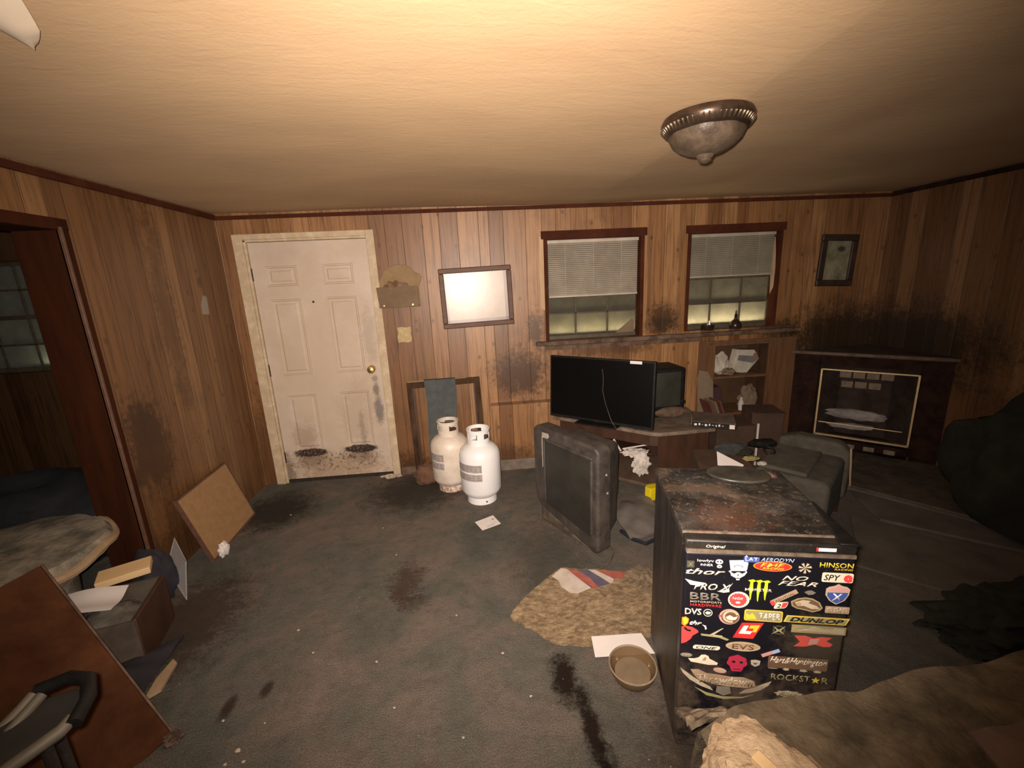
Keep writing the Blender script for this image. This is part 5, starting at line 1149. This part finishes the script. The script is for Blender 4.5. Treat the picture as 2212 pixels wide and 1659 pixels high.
cr = thing('wooden_drawer', 'old wooden drawer holding scraps, on the floor in front of the round stool', 'drawer', (-1.83, 1.86, 0), R(16))
cw = mat('grey_drawer_wood', (.055, .042, .030, 1), (.10, .078, .058, 1), 8, .8)
m = MB(); m.bx(-.16, .18, -.17, .17, .0, .012); obj('bottom', m, cw, cr)
for a, b, c, d in ((-.16, .18, -.17, -.155), (-.16, .18, .155, .17), (-.16, -.145, -.155, .155)):
    m = MB(); m.bx(a, b, c, d, 0, .25); obj('side_panel', m, cw, cr)
m = MB(); m.bx(.165, .185, -.165, .165, 0, .255); obj('front', m, m_dkwood, cr, bevel=.004)
m = MB(); m.blob((.01, 0, .12), (.15, .15, .115), 4, .22, 2.5, 13, flat=-.105, rough=.1, rfr=8); tag(obj('dusty_contents', m, mat('dusty_grey_scraps', (.075, .068, .055, 1), (.15, .135, .11, 1), 14, .9, bump=.6), loc=(-1.83, 1.86, 0), rot=(0, 0, R(16)), smooth=True), 'dusty grey bundle filling the old wooden drawer', 'bundle')
m = MB(); m.sheet(12, 10, lambda u, v: (-2.0 + .26 * u - .05 * v, 1.74 + .06 * u + .17 * v, .285 + .012 * math.sin(u * 4) + .008 * math.cos(v * 6)), .003)
tag(obj('white_paper', m, m_paper, smooth=True), 'wrinkled white paper lying on the old wooden drawer under the wood block', 'paper')
m = MB(); m.bx(-.105, .105, -.055, .055, -.018, .018); tag(obj('wood_block', m, m_wood, loc=(-1.865, 2.05, .302), rot=(R(4), R(0), R(30)), bevel=.003), 'short pale pine block resting on top of the old wooden drawer', 'wood')
m = MB(); m.blob((0, 0, 0), (.10, .08, .17), 4, .25, 2, 7, flat=-.155, rough=.06, rfr=6); tag(obj('navy_cloth', m, m_navy, loc=(-1.86, 2.20, .16), smooth=True), 'navy cloth bundle between the old drawer and the doorway jamb', 'cloth')
pc = thing('plastic_case', 'bent clear plastic case standing at the foot of the left wall', 'plastic case', (-1.80, 2.25, 0))
ppts = [Vector((-.02, .10, .30)), Vector((.07, .02, .19)), Vector((.10, -.08, .02)), Vector((-.04, .02, .16))]
m = MB(); a = [m.bm.verts.new(p) for p in ppts]; b = [m.bm.verts.new(p + Vector((.0015, .001, 0))) for p in ppts]
m.bm.faces.new(a); m.bm.faces.new(b[::-1])
for i in range(4): m.bm.faces.new((a[i], a[(i + 1) % 4], b[(i + 1) % 4], b[i]))
m._fin([], None); obj('clear_side', m, m_clear, pc)
m = MB(); m.tube([ppts[0], ppts[1], ppts[2], ppts[3]], .004, 6, closed=True); obj('rim', m, m_clearedge, pc, smooth=True)
# dark cloth and cardboard strip in the lower left
m = MB()
def nv(u, v): x = -1.80 + .30 * u - .04 * v + .10 * (1 - v) * (1 - u); y = 1.535 + (.11 + .25 * u) * v; return (x, y, .03 + .055 * math.sin(u * math.pi) * math.sin(v * math.pi) + .015 * noise.noise(Vector((u * 4, v * 4, 1))))
m.sheet(18, 18, nv, .02); tag(obj('dark_purple_cloth', m, m_navy, smooth=True), 'dark purple cloth on the carpet between the drawer and the leaning brown board', 'cloth')
flatpoly('cardboard_strip', [(-1.49, 1.56), (-1.45, 1.60), (-1.475, 1.74), (-1.505, 1.76), (-1.51, 1.66)], .012, m_tan, 'narrow tan cardboard strip beside the dark purple cloth', 'cardboard', .006)

# big brown board leaning in the corner of the picture
c0 = Vector((-1.27, 1.395, .012)); c1 = Vector((-1.86, 1.70, .60)); dn = (c1 - c0).normalized(); sd = Vector((-.75, -.62, -.0)).normalized(); sd = (sd - dn * sd.dot(dn)).normalized(); nb = dn.cross(sd).normalized()
bm_ = Matrix(((dn.x, sd.x, nb.x, c0.x), (dn.y, sd.y, nb.y, c0.y), (dn.z, sd.z, nb.z, c0.z), (0, 0, 0, 1)))
tb = thing('table_top', 'large dark brown table top tipped on its side in the lower left corner', 'table top'); tb.location = c0; tb.rotation_euler = bm_.to_euler()
m = MB(); m.bx(0, .88, 0, .80, -.012, .012); obj('slab', m, m_board, tb, bevel=.004)
m = MB(); m.bx(0, .88, -.008, .0, -.016, .016); obj('edge_band', m, m_ledge, tb, bevel=.003)
m = MB(); m.blob((-1.255, 1.375, .015), (.03, .03, .022), 3, .6, 3, 4, flat=-.013); tag(obj('dirt_clump', m, m_ledge, smooth=True), 'brown dirt clump on the carpet at the tip of the brown table top', 'dirt')

# metal chair in front of it
cc_ = thing('folding_chair', 'overturned chair with cream curved tubes at the lower left corner', 'chair', (-1.28, .98, 0))
def cpt(x, y, z): return (x + 1.28, y - .98, z)
m = MB(); m.tube([cpt(-1.16, .955, .70), cpt(-1.165, .93, .69), cpt(-1.19, .85, .66), cpt(-1.26, .70, .60), cpt(-1.36, .50, .52)], .012, 10); m.tube([cpt(-1.135, .95, .70), cpt(-1.14, .92, .69), cpt(-1.16, .84, .66), cpt(-1.22, .69, .60)], .012, 10); obj('back_tube', m, m_cream, cc_, smooth=True)
m = MB(); m.tube([cpt(-1.0, .875, .70), cpt(-1.005, .85, .695), cpt(-1.06, .79, .68), cpt(-1.14, .70, .65), cpt(-1.26, .56, .60)], .015, 10); obj('front_tube', m, m_cream, cc_, smooth=True)
m = MB(); m.tube([cpt(-1.16, .965, .70), cpt(-1.10, .985, .71), cpt(-1.04, .97, .715), cpt(-1.0, .92, .71), cpt(-.985, .86, .70)], .016, 10); obj('seat_rim', m, m_blkpl, cc_, smooth=True)
m = MB(); m.prism([(.13, -.03), (.20, -.0), (.26, -.05), (.27, -.13), (.16, -.25), (.05, -.35), (.02, -.28), (.10, -.1)], .665, .685); obj('seat', m, mat('dark_grey_seat', (.012, .011, .009, 1), (.022, .019, .016, 1), 9, .8), cc_, bevel=.006)
for p in ((.22, -.12), (.08, -.28), (.16, -.04)):
    m = MB(); m.cyl((p[0], p[1], 0), (p[0], p[1], .668), .011, seg=12); obj('leg', m, m_dkmetal, cc_)

# heap in the dark room beyond the opening
m = MB(); m.blob((0, 0, 0), (.62, .5, .34), 4, .4, 2.2, 31, flat=-.2, rough=.08, rfr=6); tag(obj('dark_clothes_heap', m, mat('blue_black_cloth', (.010, .013, .017, 1), (.028, .03, .034, 1), 5, .95, bump=.6), loc=(-3.0, 2.85, .202), smooth=True), 'blue-black heap of clothes on the floor of the dark room beyond the opening', 'clothes')
m = MB(); m.blob((0, 0, 0), (.05, .035, .02), 2, .5, 2.2, 3); tag(obj('pale_scrap', m, m_bag, loc=(-3.15, 2.55, .52)), 'small pale scrap on the blue-black heap of clothes', 'scrap')

# ------------------------------------------------------------------ loose crumbs on the carpet
for k, (x, y, r) in enumerate([(-.981, 1.304, .010), (-1.003, 1.26, .006), (-.94, 1.262, .006), (-1.103, 1.431, .006), (-.93, 1.40, .004), (-.985, 1.87, .006), (-.86, 1.72, .005), (-.6, 2.42, .005), (-.2, 1.86, .005), (-.55, 1.63, .006), (-.43, 1.40, .005), (.12, 1.38, .006), (-.15, 1.25, .005), (.02, 1.60, .007), (-1.5, 3.05, .006), (-.75, 2.75, .005)]):
    m = MB(); m.blob((0, 0, 0), (r, r * .8, r * .5), 2, .5, 3, k + 2)
    tag(obj('crumb', m, m_ash, loc=(x, y, .006 + r * .3)), 'tiny pale crumb lying loose on the bare carpet', 'crumb', 'pale crumbs scattered over the carpet')
